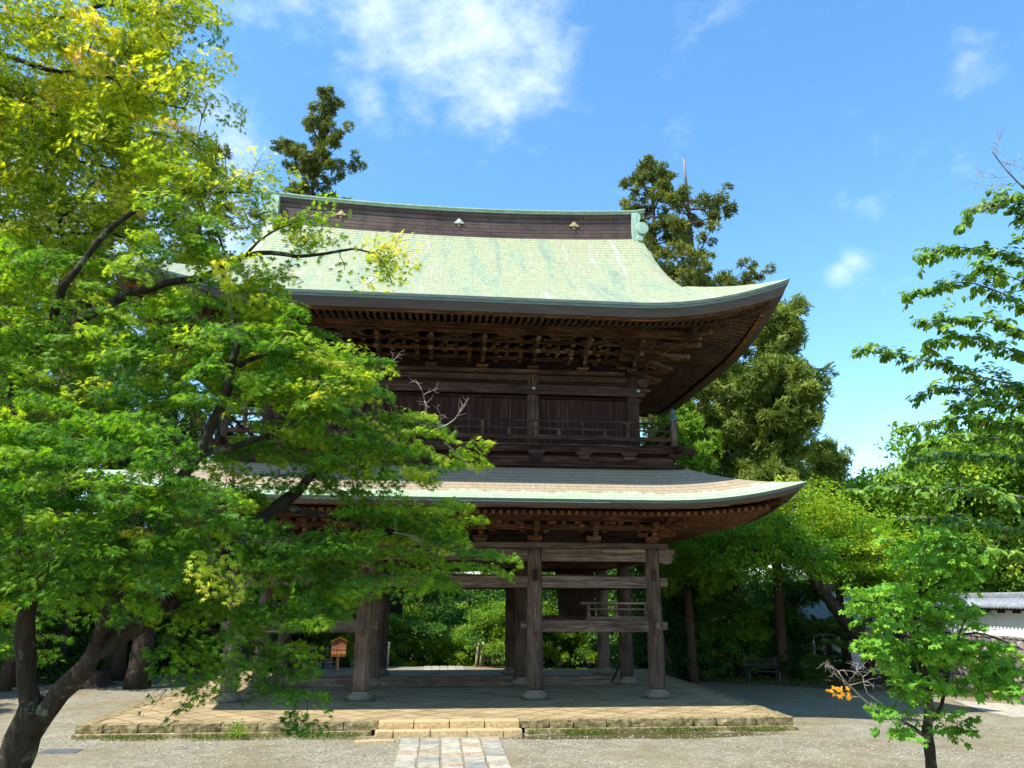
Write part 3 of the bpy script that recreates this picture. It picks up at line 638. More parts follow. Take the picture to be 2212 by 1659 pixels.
def tail_mb():
    mb = MB(); tail(mb, -.3, .60, -1.42, .10, .13, .13); tail(mb, -.5, .86, -1.68, .42, .12, .125); return mb
tails = put(tail_mb(), 'tail_rafter', M['tail'], -.8, UY, UPZ)
proto_up = put(upper_set(), 'bracket_set', M['brown_x'], -.8, UY, UPZ)
UXS = [-3.99, -2.4, -.8, .8, 2.4, 3.99]
for x in UXS:
    if x == -.8: continue
    c = copy_tree(proto_up, gate, loc=Vector((x, UY - D, UPZ))); copy_tree(tails, gate, loc=Vector((x, UY - D, UPZ)))
# side faces
SD = 2 * D - .36; SYS = [UY + 1.36, UY + 2.72, UY + 4.08, UY + 5.44]
for sx in (-1, 1):
    for y in SYS:
        copy_tree(proto_up, gate, loc=Vector((sx * 5.58, y - D, UPZ)), rz=math.pi / 2 * sx); copy_tree(tails, gate, loc=Vector((sx * 5.58, y - D, UPZ)), rz=math.pi / 2 * sx)
for x in UXS[1:5:1]:
    copy_tree(proto_up, gate, loc=Vector((x, 2 * D - UY - D, UPZ)), rz=math.pi)
def corner_set():
    mb = upper_set(); side = rotz(upper_set(), math.pi / 2); mb.v = [(x, y + .002, z + .003) for x, y, z in mb.v]
    b = len(mb.v); mb.v += side.v; mb.f += [tuple(i + b for i in f) for f in side.f]; mb.sm += side.sm
    dg = MB()
    for k in range(4):
        z = .152 + .155 * k; outarm(dg, -.62 * (k + 1), z, z + .13, .13)
        dg.block(0, -.6 * (k + 1), z + .12, z + .2, .17, .17)
    rotz(dg, math.pi / 4); b = len(mb.v); mb.v += dg.v; mb.f += [tuple(i + b for i in f) for f in dg.f]; mb.sm += dg.sm
    return mb
for (x, y, a) in ((5.58, UY, 0), (5.58, UY, math.pi / 2), (-5.58, UY, 0), (-5.58, UY, -math.pi / 2), (5.58, 2 * D - UY, math.pi / 2), (-5.58, 2 * D - UY, -math.pi / 2)): copy_tree(tails, gate, loc=Vector((x, y - D, UPZ)), rz=a)
dgt = MB(); tail(dgt, -.4, .70, -2.05, .04, .15, .15); tail(dgt, -.6, .90, -2.45, .34, .14, .145); tail(dgt, -.8, 1.08, -2.85, .66, .14, .14)
dgo = put(dgt, 'corner_tail_rafter', M['tail'], 5.58, UY, UPZ); dgo.rotation_euler = (0, 0, math.pi / 4)
copy_tree(dgo, gate, loc=Vector((-5.58, UY - D, UPZ)), rz=-math.pi / 4); copy_tree(dgo, gate, loc=Vector((5.58, D - UY, UPZ)), rz=math.pi * .75)
cset = put(corner_set(), 'corner_bracket_set', M['brown_x'], 5.58, UY, UPZ)
copy_tree(cset, gate, loc=Vector((-5.58, UY - D, UPZ)), rz=-math.pi / 2)
copy_tree(cset, gate, loc=Vector((5.58, D - UY, UPZ)), rz=math.pi / 2)
copy_tree(cset, gate, loc=Vector((-5.58, D - UY, UPZ)), rz=math.pi)
# beams that tie the sets together, eave purlin, carved panels
def ring(name, off, z0, z1, w, hx=5.58, y0=UY, y1=2 * D - UY, mats=('brown_x', 'brown_y'), ext=.5):
    X0, X1, Y0, Y1 = -hx - off, hx + off, y0 - off, y1 + off
    part(MB().box(X0 - ext, X1 + ext, Y0 - w / 2, Y0 + w / 2, z0, z1), name, M[mats[0]], .006)
    part(MB().box(X0 - ext, X1 + ext, Y1 - w / 2, Y1 + w / 2, z0, z1), name, M[mats[0]], .006)
    part(MB().box(X1 - w / 2, X1 + w / 2, Y0 - ext, Y1 + ext, z0 - .003, z1 - .003), name, M[mats[1]], .006)
    part(MB().box(X0 - w / 2, X0 + w / 2, Y0 - ext, Y1 + ext, z0 - .003, z1 - .003), name, M[mats[1]], .006)
ring('bracket_beam', .0, UPZ + .36, UPZ + .47, .1, ext=.1); ring('bracket_beam', .42, UPZ + .50, UPZ + .60, .1, ext=.2); ring('bracket_beam', .84, UPZ + .655, UPZ + .74, .1, ext=.3)
ring('eave_purlin', 1.48, 10.30, 10.57, .17, ext=.55)
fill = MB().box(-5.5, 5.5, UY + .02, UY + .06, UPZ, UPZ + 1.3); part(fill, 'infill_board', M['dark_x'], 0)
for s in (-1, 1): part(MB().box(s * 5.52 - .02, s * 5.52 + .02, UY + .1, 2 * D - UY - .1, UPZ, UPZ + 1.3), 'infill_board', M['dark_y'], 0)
def carved():
    mb = MB(); pts = []
    n = 14
    for i in range(n + 1):
        t = i / n; x = -.36 + .72 * t; pts.append((x, .02 + .19 * math.sin(math.pi * t) ** .6))
    for i in range(n, -1, -1):
        t = i / n; x = -.3 + .6 * t; pts.append((x, .0 + .07 * math.sin(math.pi * t)))
    mb.prism(pts, -.03, .03)
    for k in range(5):
        a = -.24 + k * .12; mb.lathe(0, 0, [(.035, -.05), (.045, -.035), (.03, .0)], 10, Matrix.Translation((a, -.0, .11 + .03 * math.cos(k * 1.6))) @ Matrix.Rotation(math.pi / 2, 4, 'X'))
    return mb
cp = put(carved(), 'carved_panel', M['brown_x'], 0, UY - 1.02, 10.27)
for x in (-4.78, -3.2, -1.6, 1.6, 3.2, 4.78): copy_tree(cp, gate, loc=Vector((x, UY - 1.02 - D, 10.27)))
def blocks(name, pos, w, h):
    first = None
    for q in pos:
        if first is None: first = put(MB().block(0, 0, 0, h, w, w), name, M['brown_x'], *q)
        else: copy_tree(first, gate, loc=Vector((q[0], q[1] - D, q[2])))
blocks('small_block', [(-5.3 + i * .4, yy, z0) for i in range(27) for yy, z0 in ((UY - .42, UPZ + .60), (UY - .84, UPZ + .74))], .15, .07)
# -- upper storey walls and beams
for x in (-5.58, -B, B, 5.58):
    for y in (UY, 2 * D - UY):
        put(MB().lathe(0, 0, [(.2, 0), (.2, 1.9), (.185, 2.42)], 24), 'upper_column', M['mid_z'], x, y, 7.05)
for x0, x1 in ((-5.58, -B), (-B, B), (B, 5.58)):
    for y, s in ((UY, 1), (2 * D - UY, -1)):
        part(MB().box(x0 + .17, x1 - .17, y + .06 - .02, y + .06 + .02, 7.05, 8.72), 'wall_panel', M['boards'], 0)
        part(MB().box(x0 + .17, x1 - .17, y - .04, y + .1, 8.70, 8.785), 'lintel', M['dark_x'])
        part(MB().box(x0 + .15, x1 - .15, y - .02, y + .12, 9.09, 9.30), 'frieze_board', M['dark_x'])
        part(MB().box(x0 + .15, x1 - .15, y - .09, y + .09, 9.26, 9.445), 'head_beam', M['mid_x'])
part(MB().box(-5.92, 5.92, UY - .255, UY - .14, 8.79, 9.085), 'long_rail', M['mid_x']); part(MB().box(-5.92, 5.92, 2 * D - UY + .14, 2 * D - UY + .25, 8.79, 9.085), 'long_rail', M['mid_x'])
part(MB().box(-6.0, 6.0, UY - .25, UY + .25, 9.45, 9.575), 'wall_plate', M['mid_x']); part(MB().box(-6.0, 6.0, 2 * D - UY - .25, 2 * D - UY + .25, 9.45, 9.575), 'wall_plate', M['mid_x'])
for s in (-1, 1):
    part(MB().box(s * 5.58 - .02, s * 5.58 + .02, UY + .17, 2 * D - UY - .17, 7.05, 9.4), 'wall_panel', M['boards'], 0)
    part(MB().box(min(s * 5.71, s * 5.83), max(s * 5.71, s * 5.83), UY - .14, 2 * D - UY + .14, 8.795, 9.08), 'long_rail', M['dark_y'])
    part(MB().box(s * 5.58 - .25, s * 5.58 + .25, UY - .45, 2 * D - UY + .45, 9.452, 9.578), 'wall_plate', M['dark_y'])
    x = s * 5.58
    nose = [(x + s * .17, 9.2), (x + s * .4, 9.15), (x + s * .5, 9.2), (x + s * .55, 9.3), (x + s * .5, 9.36), (x + s * .62, 9.44), (x + s * .17, 9.44)]
    part(MB().prism(nose, UY - .1, UY + .1), 'beam_nose', M['mid_x'])
    for x in (B, 5.72):
        MB().lathe(0, 0, [(.05, 0), (.055, .01), (.03, .03), (.012, .035)], 12, Matrix.Translation((s * x, UY - .256, 8.97)) @ Matrix.Rotation(math.pi / 2, 4, 'X')).build('nail_cover', M['patina'], gate)
# -- balcony
BX, BY = 6.55, -.8
bal = MB().box(-BX - .12, BX + .12, BY - .1, 2 * D + .9, 7.01, 7.06).build('balcony', M['mid_x'], gate, .006)
def ring2(name, off, z0, z1, w, mats=('mid_x', 'dark_y'), ext=0, parent=None):
    X, Y0, Y1 = BX + off, BY - off, 2 * D - BY + off
    part(MB().box(-X - ext, X + ext, Y0 - w / 2, Y0 + w / 2, z0, z1), name, M[mats[0]], .006, bal)
    part(MB().box(-X - ext, X + ext, Y1 - w / 2, Y1 + w / 2, z0, z1), name, M[mats[0]], .006, bal)
    for s in (-1, 1): part(MB().box(s * X - w / 2, s * X + w / 2, Y0 - ext, Y1 + ext, z0 - .003, z1 - .003), name, M[mats[1]], .006, bal)
ring2('rail', 0, 7.73, 7.785, .065); ring2('rail', 0, 7.50, 7.55, .05); ring2('rail', 0, 7.2, 7.33, .07)
ring2('edge_beam', .0, 6.82, 7.0, .14, ext=.62)
ring2('edge_beam', -.05, 6.49, 6.71, .12); ring2('edge_beam', .08, 6.36, 6.45, .3, ('dark_x', 'dark_y'), ext=.12)
part(MB().box(-BX + .2, BX - .2, BY + .1, BY + .14, 6.7, 6.85), 'skirt_board', M['dark_x'], 0, bal)
for s in (-1, 1): part(MB().box(s * (BX - .1) - .02, s * (BX - .1) + .02, BY + .1, 2 * D - BY - .1, 6.7, 6.85), 'skirt_board', M['dark_y'], 0, bal)
for i, x in enumerate([-5.15, -3.77, -2.38, -.79, .79, 2.38, 3.77, 5.15]):
    bb = MB().block(0, 0, 6.70, 6.845, .46, .22); bb.box(-.17, .17, -.09, .4, 6.60, 6.70)
    o = bb.build('bearing_block', M['mid_x'], bal, .006, world=False); o.location = Vector((x, BY - .02, 0))
for s in (-1, 1):
    bb = MB().block(0, 0, 6.70, 6.815, .4, .22); o = bb.build('bearing_block', M['mid_x'], bal, .006, world=False); o.location = Vector((s * BX, BY - .02, 0))
    for y in (BY, 2 * D - BY):
        p = MB().lathe(s * BX, y, [(.1, 7.06), (.1, 7.86)], 16).build('post', M['mid_z'], bal, 0)
        MB().lathe(s * BX, y, [(.112, 7.84), (.115, 7.9), (.105, 7.92), (.108, 8.03), (.1, 8.05), (.06, 8.07), (.05, 8.09), (.078, 8.13), (.08, 8.17), (.05, 8.21), (.012, 8.25)], 20).build('post_cap', M['verdigris'], bal, 0)
sp = [-5.14, -3.75, -2.36, -.78, .78, 2.36, 3.75, 5.14]
for x in sp:
    q = MB(); q.box(-.042, .042, -.035, .035, 7.33, 7.5); q.box(-.042, .042, -.035, .035, 7.55, 7.66); q.block(0, 0, 7.655, 7.73, .13, .09, .6)
    o = q.build('baluster', M['mid_z'], bal, .004, world=False); o.location = Vector((x, BY, 0))
mid = [(-5.14 - 6.55) / 2] + [(a + b) / 2 for a, b in zip(sp, sp[1:])] + [(5.14 + 6.55) / 2]
for x in mid:
    q = MB(); q.add([(-.055, -.03, 7.33), (.055, -.03, 7.33), (.055, .03, 7.33), (-.055, .03, 7.33), (-.038, -.03, 7.5), (.038, -.03, 7.5), (.038, .03, 7.5), (-.038, .03, 7.5)], [(0, 3, 2, 1), (4, 5, 6, 7), (0, 1, 5, 4), (1, 2, 6, 5), (2, 3, 7, 6), (3, 0, 4, 7)])
    o = q.build('baluster', M['mid_z'], bal, .004, world=False); o.location = Vector((x, BY, 0))
for s in (-1, 1):
    for k in range(5):
        y = .6 + 1.5 * k; q = MB().box(-.035, .035, -.042, .042, 7.33, 7.73)
        o = q.build('baluster', M['mid_z'], bal, .004, world=False); o.location = Vector((s * BX, y, 0))
# -- lower bracket sets
LZ = 4.257
def lower_set():
    mb = MB(); mb.block(0, 0, 0, .2, .42, .42)
    arm(mb, .84, .17, .31, 0, .13); outarm(mb, -.52, .171, .311, .13)
    for x in (-.34, 0, .34): mb.block(x, 0, .31, .39, .18, .18)
    mb.block(0, -.42, .31, .39, .18, .18)
    arm(mb, 1.22, .375, .52, -.42, .13); arm(mb, 1.3, .377, .5, 0, .12)
    for x in (-.52, -.0, .52): mb.block(x, -.42, .515, .6, .19, .18)
    mb.box(-.07, .07, -.72, -.42, .38, .52); mb.block(0, -.7, .48, .58, .17, .17)
    return mb
pl_ = put(lower_set(), 'bracket_set', M['brown_x'], -.8, 0, LZ)
for x in (-4.15, -B, .8, B, 4.15): copy_tree(pl_, gate, loc=Vector((x, -D, LZ)))
for sx in (-1, 1):
    for y in (D * .5, D, D * 1.5): copy_tree(pl_, gate, loc=Vector((sx * 5.9, y - D, LZ)), rz=math.pi / 2 * sx)
def lcorner():
    mb = lower_set(); side = rotz(lower_set(), math.pi / 2); mb.v = [(x, y + .002, z + .003) for x, y, z in mb.v]
    b = len(mb.v); mb.v += side.v; mb.f += [tuple(i + b for i in f) for f in side.f]; mb.sm += side.sm
    dg = MB(); outarm(dg, -.8, .172, .31, .14); outarm(dg, -1.2, .37, .52, .14); dg.block(0, -.62, .31, .39, .2, .2); dg.block(0, -1.1, .5, .58, .2, .2)
    rotz(dg, math.pi / 4); b = len(mb.v); mb.v += dg.v; mb.f += [tuple(i + b for i in f) for f in dg.f]; mb.sm += dg.sm
    return mb
lc = put(lcorner(), 'corner_bracket_set', M['brown_x'], 5.9, 0, LZ)
copy_tree(lc, gate, loc=Vector((-5.9, -D, LZ)), rz=-math.pi / 2); copy_tree(lc, gate, loc=Vector((5.9, D, LZ)), rz=math.pi / 2); copy_tree(lc, gate, loc=Vector((-5.9, D, LZ)), rz=math.pi)
def ring3(name, off, z0, z1, w, ext=.3):
    X, Y0, Y1 = 5.9 + off, -off, 2 * D + off
    for y in (Y0, Y1): part(MB().box(-X - ext, X + ext, y - w / 2, y + w / 2, z0, z1), name, M['brown_x'], .006)
    for s in (-1, 1): part(MB().box(s * X - w / 2, s * X + w / 2, Y0 - ext, Y1 + ext, z0 - .003, z1 - .003), name, M['brown_y'], .006)
ring3('bracket_beam', 0, LZ + .38, LZ + .50, .11, .1); ring3('bracket_beam', .42, LZ + .39, LZ + .51, .11, .2); ring3('eave_purlin', .42, LZ + .60, LZ + .74, .15, .45)
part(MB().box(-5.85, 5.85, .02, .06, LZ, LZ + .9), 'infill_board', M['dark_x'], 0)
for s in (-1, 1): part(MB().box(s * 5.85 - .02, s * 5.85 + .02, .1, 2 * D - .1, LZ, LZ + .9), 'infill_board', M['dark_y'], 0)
part(MB().box(-6.4, 6.4, -.5, -.46, 6.15, 6.5), 'apron_board', M['dark_x'], 0)
blocks('small_block', [(-5.6 + i * .42, -.42, LZ + .51) for i in range(27)], .15, .09)
# frog-leg struts between the lower sets
for x in (-3.28, -1.6, 0, 1.6, 3.28, 5.0):
    o = put(carved(), 'carved_panel', M['brown_x'], x, -.36, LZ + .66)

# -- roofs (curved loops around a rectangle centred on (0, D))
def roof_spec(HX, HYf, z0, f, liftmax, l0, pw):
    return dict(HX=HX, HY=HYf, z0=z0, f=f, L=liftmax, l0=l0, pw=pw)
def lift(sp, a, half, hx_full):
    s = max(0.0, (abs(a) - (hx_full - sp['l0'])) / sp['l0']); return sp['L'] * s ** sp['pw']
def loop(sp, t, dz, n=56, lk=1.0):
    """points of the four sides at inset t"""
    sides = []
    HX, HY = sp['HX'] - t, sp['HY'] - t
    us = [-1 + 2 * i / n for i in range(n + 1)]
    us = [math.copysign(abs(u) ** .85, u) for u in us]
    z = sp['z0'] + dz
    front = [(u * HX, D - HY, z + lk * lift(sp, u * HX, HX, sp['HX']), u * HX) for u in us]
    right = [(HX, D + u * HY, z + lk * lift(sp, u * HY, HY, sp['HY']), u * HY) for u in us]
    back = [(-u * HX, D + HY, z + lk * lift(sp, u * HX, HX, sp['HX']), u * HX) for u in us]
    left = [(-HX, D - u * HY, z + lk * lift(sp, u * HY, HY, sp['HY']), u * HY) for u in us]
    return [front, right, back, left]
def loft(sp, levels, name, mat, parent, smooth_=True, uv=True, extra=None, thick_top=None):
    """levels: list of (inset, dz, lift factor, v)"""
    V = []; F = []; UV = []; loops = [loop(sp, t, dz, lk=lk) for t, dz, lk, v in levels]
    for s in range(4):
        base = len(V); n = len(loops[0][s])
        for k, (t, dz, lk, v) in enumerate(levels):
            for p in loops[k][s]: V.append(p[:3]); UV.append((p[3] + s * 40, v))
        for k in range(len(levels) - 1):
            for i in range(n - 1):
                a = base + k * n + i; F.append((a, a + 1, a + n + 1, a + n))
    if extra: extra(V, F, UV)
    me = bpy.data.meshes.new(name); me.from_pydata(V, [], F); me.polygons.foreach_set('use_smooth', [smooth_] * len(F))
    ul = me.uv_layers.new(name='UVMap'); idx = np.zeros(len(me.loops), np.int32); me.loops.foreach_get('vertex_index', idx)
    ul.data.foreach_set('uv', np.array(UV, np.float32)[idx].ravel()); me.update()
    return link(name, me, mat, parent)
fU = lambda t: .5 * t + .041 * t * t
fL = lambda t: .35 * t + .055 * t * t
U = roof_spec(9.33, 7.06, 10.53, fU, .92, 4.53, 2.0)
Lo = roof_spec(9.27, 6.93, 5.12, fL, .56, 4.28, 2.3)
def levels_for(f, T, n, v0=0.0):
    out = []; v = v0; pt = 0
    for i in range(n + 1):
        t = T * i / n
        if i: v += math.hypot(t - pt, f(t) - f(pt))
        out.append((t, f(t), 1.0, v)); pt = t
    return out
TV = 2.23; VX = 7.1; ridge_t = U['HY'] - .22
def upper_extra(V, F, UV):
    # front and back slopes above the hips, running out over the gable
    n = 60; m = 26; v_at = levels_for(fU, TV, 10)[-1][3]
    for s in (1, -1):
        base = len(V); v = v_at; pt = TV
        for k in range(m + 1):
            t = TV + (ridge_t - TV) * k / m; v += math.hypot(t - pt, fU(t) - fU(pt)) if k else 0; pt = t
            q = (t - TV) / (ridge_t - TV)
            lk = max(0, 1 - (t - TV) / 3.2) ** 2; xm = VX
            for i in range(n + 1):
                u = -1 + 2 * i / n; x = u * xm; y = D - s * (U['HY'] - t)
                roll = -.10 * max(0, (abs(u) - .955) / .045) ** 2
                sag = .25 * (x / 7) ** 2 * q
                V.append((x * s, y, U['z0'] + fU(t) + lk * lift(U, x, 0, U['HX']) + roll + sag)); UV.append((x, v))
        for k in range(m):
            for i in range(n):
                a = base + k * (n + 1) + i; F.append((a, a + 1, a + n + 2, a + n + 1))
    # side slopes carry on up under the gable overhang
    for s in (1, -1):
        base = len(V); m2 = 4
        for k in range(m2 + 1):
            t = TV + (3.2 - TV) * k / m2; HY = U['HY'] - t - .02
            for i in range(31):
                u = -1 + 2 * i / 30; y = D + u * HY
                V.append((s * (U['HX'] - t), y, U['z0'] + fU(t) - .02 * (k > 0))); UV.append((u * HY + 7, v_at + (t - TV) * 1.2))
        for k in range(m2):
            for i in range(30):
                a = base + k * 31 + i; F.append((a, a + 1, a + 32, a + 31))
ru = loft(U, levels_for(fU, TV, 10), 'upper_roof', M['roof_up'], gate, extra=upper_extra)
rlw = loft(Lo, levels_for(fL, 2.62, 12), 'lower_roof', M['roof_lo'], gate)
# eave edges
def eave(sp, parent, g, dk, bd, ins, tname):
    loft(sp, [(0, .0, 1, 0), (.015, -g * .5, 1, .1), (.045, -g * .52, 1, .12), (.055, -g, 1, .2)], 'eave_edge', M['patina_edge'], parent, False)
    loft(sp, [(.07, -g, 1, 0), (.17, -g - dk, .98, .2), (.36, -g - dk + .03, .97, .3)], 'eave_board', M['dark_metal_edge'], parent, False)
    loft(sp, [(.33, -g - dk + .10, .97, 0), (.355, -g - dk + .01, .97, .1), (.40, -g - dk - .012, .96, .1), (.52, -g - dk + .02, .95, .2)], 'eave_batten', M['tan'], parent, False)
eave(U, ru, .15, .22, .12, 0, 'u'); eave(Lo, rlw, .075, .1, .09, 0, 'l')
# underside boards and rafters
def soffit(sp, parent, zw, t_wall, hxw, hyw, slope, rows, zgap, sect, z_hip):
    """underside: height at distance d out from the wall line"""
    def zs(d, a, full, lk=1.0):
        o = 1 - (t_wall - d) / t_wall
        return zw - slope * d + lift(sp, a, 0, full) * .93 * max(0, d / t_wall) ** 1.1
    V = []; F = []
    nD, nU = 8, 60
    for s in range(4):
        base = len(V)
        for k in range(nD + 1):
            d = (t_wall - .4) * k / nD
            HX, HY = hxw + d, hyw + d
            for i in range(nU + 1):
                u = -1 + 2 * i / nU
                if s == 0: p = (u * HX, D - HY, zs(d, u * HX, sp['HX']))
                elif s == 1: p = (HX, D + u * HY, zs(d, u * HY, sp['HY']))
                elif s == 2: p = (-u * HX, D + HY, zs(d, u * HX, sp['HX']))
                else: p = (-HX, D - u * HY, zs(d, u * HY, sp['HY']))
                V.append((p[0], p[1], p[2] + zgap))
        for k in range(nD):
            for i in range(nU):
                a = base + k * (nU + 1) + i; F.append((a, a + nU + 1, a + nU + 2, a + 1))
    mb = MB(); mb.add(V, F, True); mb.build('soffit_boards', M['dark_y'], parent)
    for (dout, din, w, h, dz, nm) in rows:
        mb = MB()
        for s in range(4):
            hw = hxw if s in (0, 2) else hyw; full = sp['HX'] if s in (0, 2) else sp['HY']
            lim = hw + dout - .12; k = int(lim / .2)
            for i in range(-k, k + 1):
                a = i * .2 + (.0 if s in (0, 2) else .1)
                if abs(a) > lim: continue
                d0 = max(din, abs(a) - hw + .06)
                if d0 >= dout - .1: continue
                z0_, z1_ = zs(d0, a, full) + dz, zs(dout, a, full) + dz
                hh = hyw if s in (0, 2) else hxw
                if s == 0: p, q = (a, D - hh - d0, z0_), (a, D - hh - dout, z1_)
                elif s == 2: p, q = (a, D + hh + d0, z0_), (a, D + hh + dout, z1_)
                elif s == 1: p, q = (hh + d0, D + a, z0_), (hh + dout, D + a, z1_)
                else: p, q = (-hh - d0, D + a, z0_), (-hh - dout, D + a, z1_)
                mb.beam(p, q, w, h)
        mb.build(nm, M['rafter'], parent)
    for sx in (-1, 1):
        for sy in (-1, 1):
            pts = []; hb = MB()
            for k in range(7):
                d = z_hip * k / 6; a = hxw + d
                pts.append(Vector((sx * a, D + sy * (hyw + d), zs(d, a, sp['HX']) + .06)))
            for p, q in zip(pts, pts[1:]): hb.beam(p, q + (q - p) * .02, .19, .2)
            hb.build('hip_rafter', M['brown_x'], parent, .006)
soffit(U, ru, 10.955, 3.72, 5.58, 3.56 - UY, .25, [(2.3, .05, .085, .1, .05, 'base_rafters'), (3.18, 1.9, .085, .09, .125, 'flying_rafters')], .17, 0, 3.28)
soffit(Lo, rlw, 5.13, 3.37, 5.9, 3.56, .085, [(2.72, .05, .085, .095, -.05, 'rafters')], .01, 0, 2.85)
# flying-rafter batten


# -- gable ends
for s in (-1, 1):
    gx = 6.35 * s
    top = [(D - y, U['z0'] + fU(U['HY'] - y) - .12) for y in np.linspace(4.7, 0, 14)]
    pts = top + [(D + y, z) for (yy, z), y in zip(top[::-1][1:], np.linspace(0, 4.7, 14)[1:])]
    poly = [(p[0], p[1]) for p in pts] 
    MB().prism(poly, gx - .04, gx + .04, 'x').build('gable_board', M['dark_y'], ru)
    bb = MB()
    for sy in (-1, 1):
        prev = None
        for y in np.linspace(4.6, .1, 16):
            z = U['z0'] + fU(U['HY'] - y) - .22 + lift(U, VX, 0, 9.33) * max(0, 1 - (U['HY'] - y - TV) / 3.2) ** 2
            p = Vector((s * (VX - .1), D + sy * y, z))
            if prev is not None: bb.beam(prev, p + (p - prev) * .03, .08, .26)
            prev = p
    bb.build('barge_board', M['patina'], ru)
# -- ridge
n = 40
def rz(x): return .27 * (x / 7.0) ** 2 + .0
V = []; prof = [(-.30, 15.70), (-.30, 15.82), (-.255, 15.84), (-.255, 15.93), (-.22, 15.95), (-.22, 16.70), (-.27, 16.72), (-.27, 16.855), (.27, 16.855), (.27, 16.72), (.22, 16.70), (.22, 15.95), (.255, 15.93), (.255, 15.84), (.3, 15.82), (.3, 15.70)]
for i in range(n + 1):
    x = -6.78 + 13.56 * i / n
    for y, z in prof: V.append((x, D + y, z + rz(x)))
k = len(prof); F = [(i * k + j, i * k + j + 1, (i + 1) * k + j + 1, (i + 1) * k + j) for i in range(n) for j in range(k - 1)]
F += [tuple(range(k - 1, -1, -1)), tuple(n * k + j for j in range(k))]
def ridge_mat():
    m, n_, l, b = newmat('ridge_copper_boards')
    t = n_.new('ShaderNodeTexCoord'); mp = n_.new('ShaderNodeMapping'); l.new(t.outputs['Object'], mp.inputs[0])
    sx = n_.new('ShaderNodeSeparateXYZ'); l.new(t.outputs['Object'], sx.inputs[0]); cx = n_.new('ShaderNodeCombineXYZ')
    # boards follow the sag of the ridge
    sq = N(n_, 'ShaderNodeMath', operation='MULTIPLY'); l.new(sx.outputs[0], sq.inputs[0]); l.new(sx.outputs[0], sq.inputs[1])
    ms = N(n_, 'ShaderNodeMath', operation='MULTIPLY_ADD'); ms.inputs[1].default_value = -.27 / 49; l.new(sq.outputs[0], ms.inputs[0]); l.new(sx.outputs[2], ms.inputs[2])
    l.new(sx.outputs[0], cx.inputs[0]); l.new(ms.outputs[0], cx.inputs[1])
    br = n_.new('ShaderNodeTexBrick'); br.inputs['Scale'].default_value = 1; br.inputs['Brick Width'].default_value = 2.4; br.inputs['Row Height'].default_value = .15; br.inputs['Mortar Size'].default_value = .016
    br.inputs['Color1'].default_value = (.085, .052, .04, 1); br.inputs['Color2'].default_value = (.115, .074, .058, 1); br.inputs['Mortar'].default_value = (.025, .02, .02, 1); l.new(cx.outputs[0], br.inputs['Vector'])
    a = N(n_, 'ShaderNodeTexNoise', in_Scale=2.5, in_Detail=6.0); l.new(t.outputs['Object'], a.inputs['Vector']); rr = ramp(n_, [(.3, (.7, .72, .7)), (.7, (1.25, 1.2, 1.2))]); l.new(a.outputs['Fac'], rr.inputs[0])
    mx = n_.new('ShaderNodeMixRGB'); mx.blend_type = 'MULTIPLY'; mx.inputs[0].default_value = 1; l.new(br.outputs['Color'], mx.inputs[1]); l.new(rr.outputs[0], mx.inputs[2])
    l.new(mx.outputs[0], b.inputs['Base Color']); b.inputs['Roughness'].default_value = .55; b.inputs['Specular IOR Level'].default_value = .25
    bp = N(n_, 'ShaderNodeBump', in_Strength=.5, in_Distance=.02); bp.invert = True; l.new(br.outputs['Fac'], bp.inputs['Height']); l.new(bp.outputs[0], b.inputs['Normal'])
    return m
M['ridge_boards'] = ridge_mat()
ridge = MB().add(V, F).build('ridge', M['ridge_boards'], ru)
V = []; prof = [(-.24, 16.85), (-.30, 16.86), (-.3, 16.90), (-.38, 16.93), (-.38, 16.975), (0, 17.04), (.38, 16.975), (.38, 16.93), (.3, 16.90), (.3, 16.86), (.24, 16.85)]
for i in range(n + 1):
    x = -7.22 + 14.44 * i / n
    for y, z in prof: V.append((x, D + y, z + rz(x) + .06 * max(0, (abs(x) - 6.7) / .5) ** 2))
k = len(prof); F = [(i * k + j, i * k + (j + 1) % k, (i + 1) * k + (j + 1) % k, (i + 1) * k + j) for i in range(n) for j in range(k)]
F += [tuple(range(k - 1, -1, -1)), tuple(n * k + j for j in range(k))]
MB().add(V, F).build('ridge_cap', M['patina'], ridge)
for s in (-1, 1):
    x = s * 6.8
    sh = [(-.12, 15.5), (-.12, 17.08), (.12, 17.12), (.22, 16.98), (.2, 16.82), (.16, 16.72), (.12, 16.0), (.15, 15.8), (.28, 15.6), (.42, 15.36), (.4, 15.15), (.16, 15.1)]
    mb = MB().prism([(x + s * a, z) for a, z in sh], D - .42, D + .42)
    for (cx_, cz, r) in ((.24, 16.42, .25), (.14, 15.98, .12), (.4, 15.3, .17)):
        c_ = [(x + s * cx_ + r * math.cos(q * math.pi / 10), cz + r * math.sin(q * math.pi / 10)) for q in range(20)]
        mb.prism(c_, D - .5, D + .5)
    mb.build('ridge_end_ornament', M['patina'], ridge, .01)
for x, mt in ((-4.42, 'gold'), (0, 'silver'), (4.42, 'gold')):
    y = D - .235; z = 16.36 + rz(x)
    c = MB().prism([(x - .2, z - .0), (x + .2, z), (x, z + .22)], y - .03, y + .02).build('crest', M['gold' if mt == 'gold' else 'silver'], ridge)
    MB().prism([(x, z + .012), (x + .085, z + .11), (x - .085, z + .11)], y - .045, y - .03).build('crest_inlay', M['silver'] if mt == 'gold' else M['plaster'], ridge)
    q = MB(); q.tube([(x + .035 * math.cos(a), y - .03, z - .1 + .035 * math.sin(a)) for a in np.linspace(0, 2 * math.pi, 12)], .01, 5); q.build('ring', M['gold'], ridge)
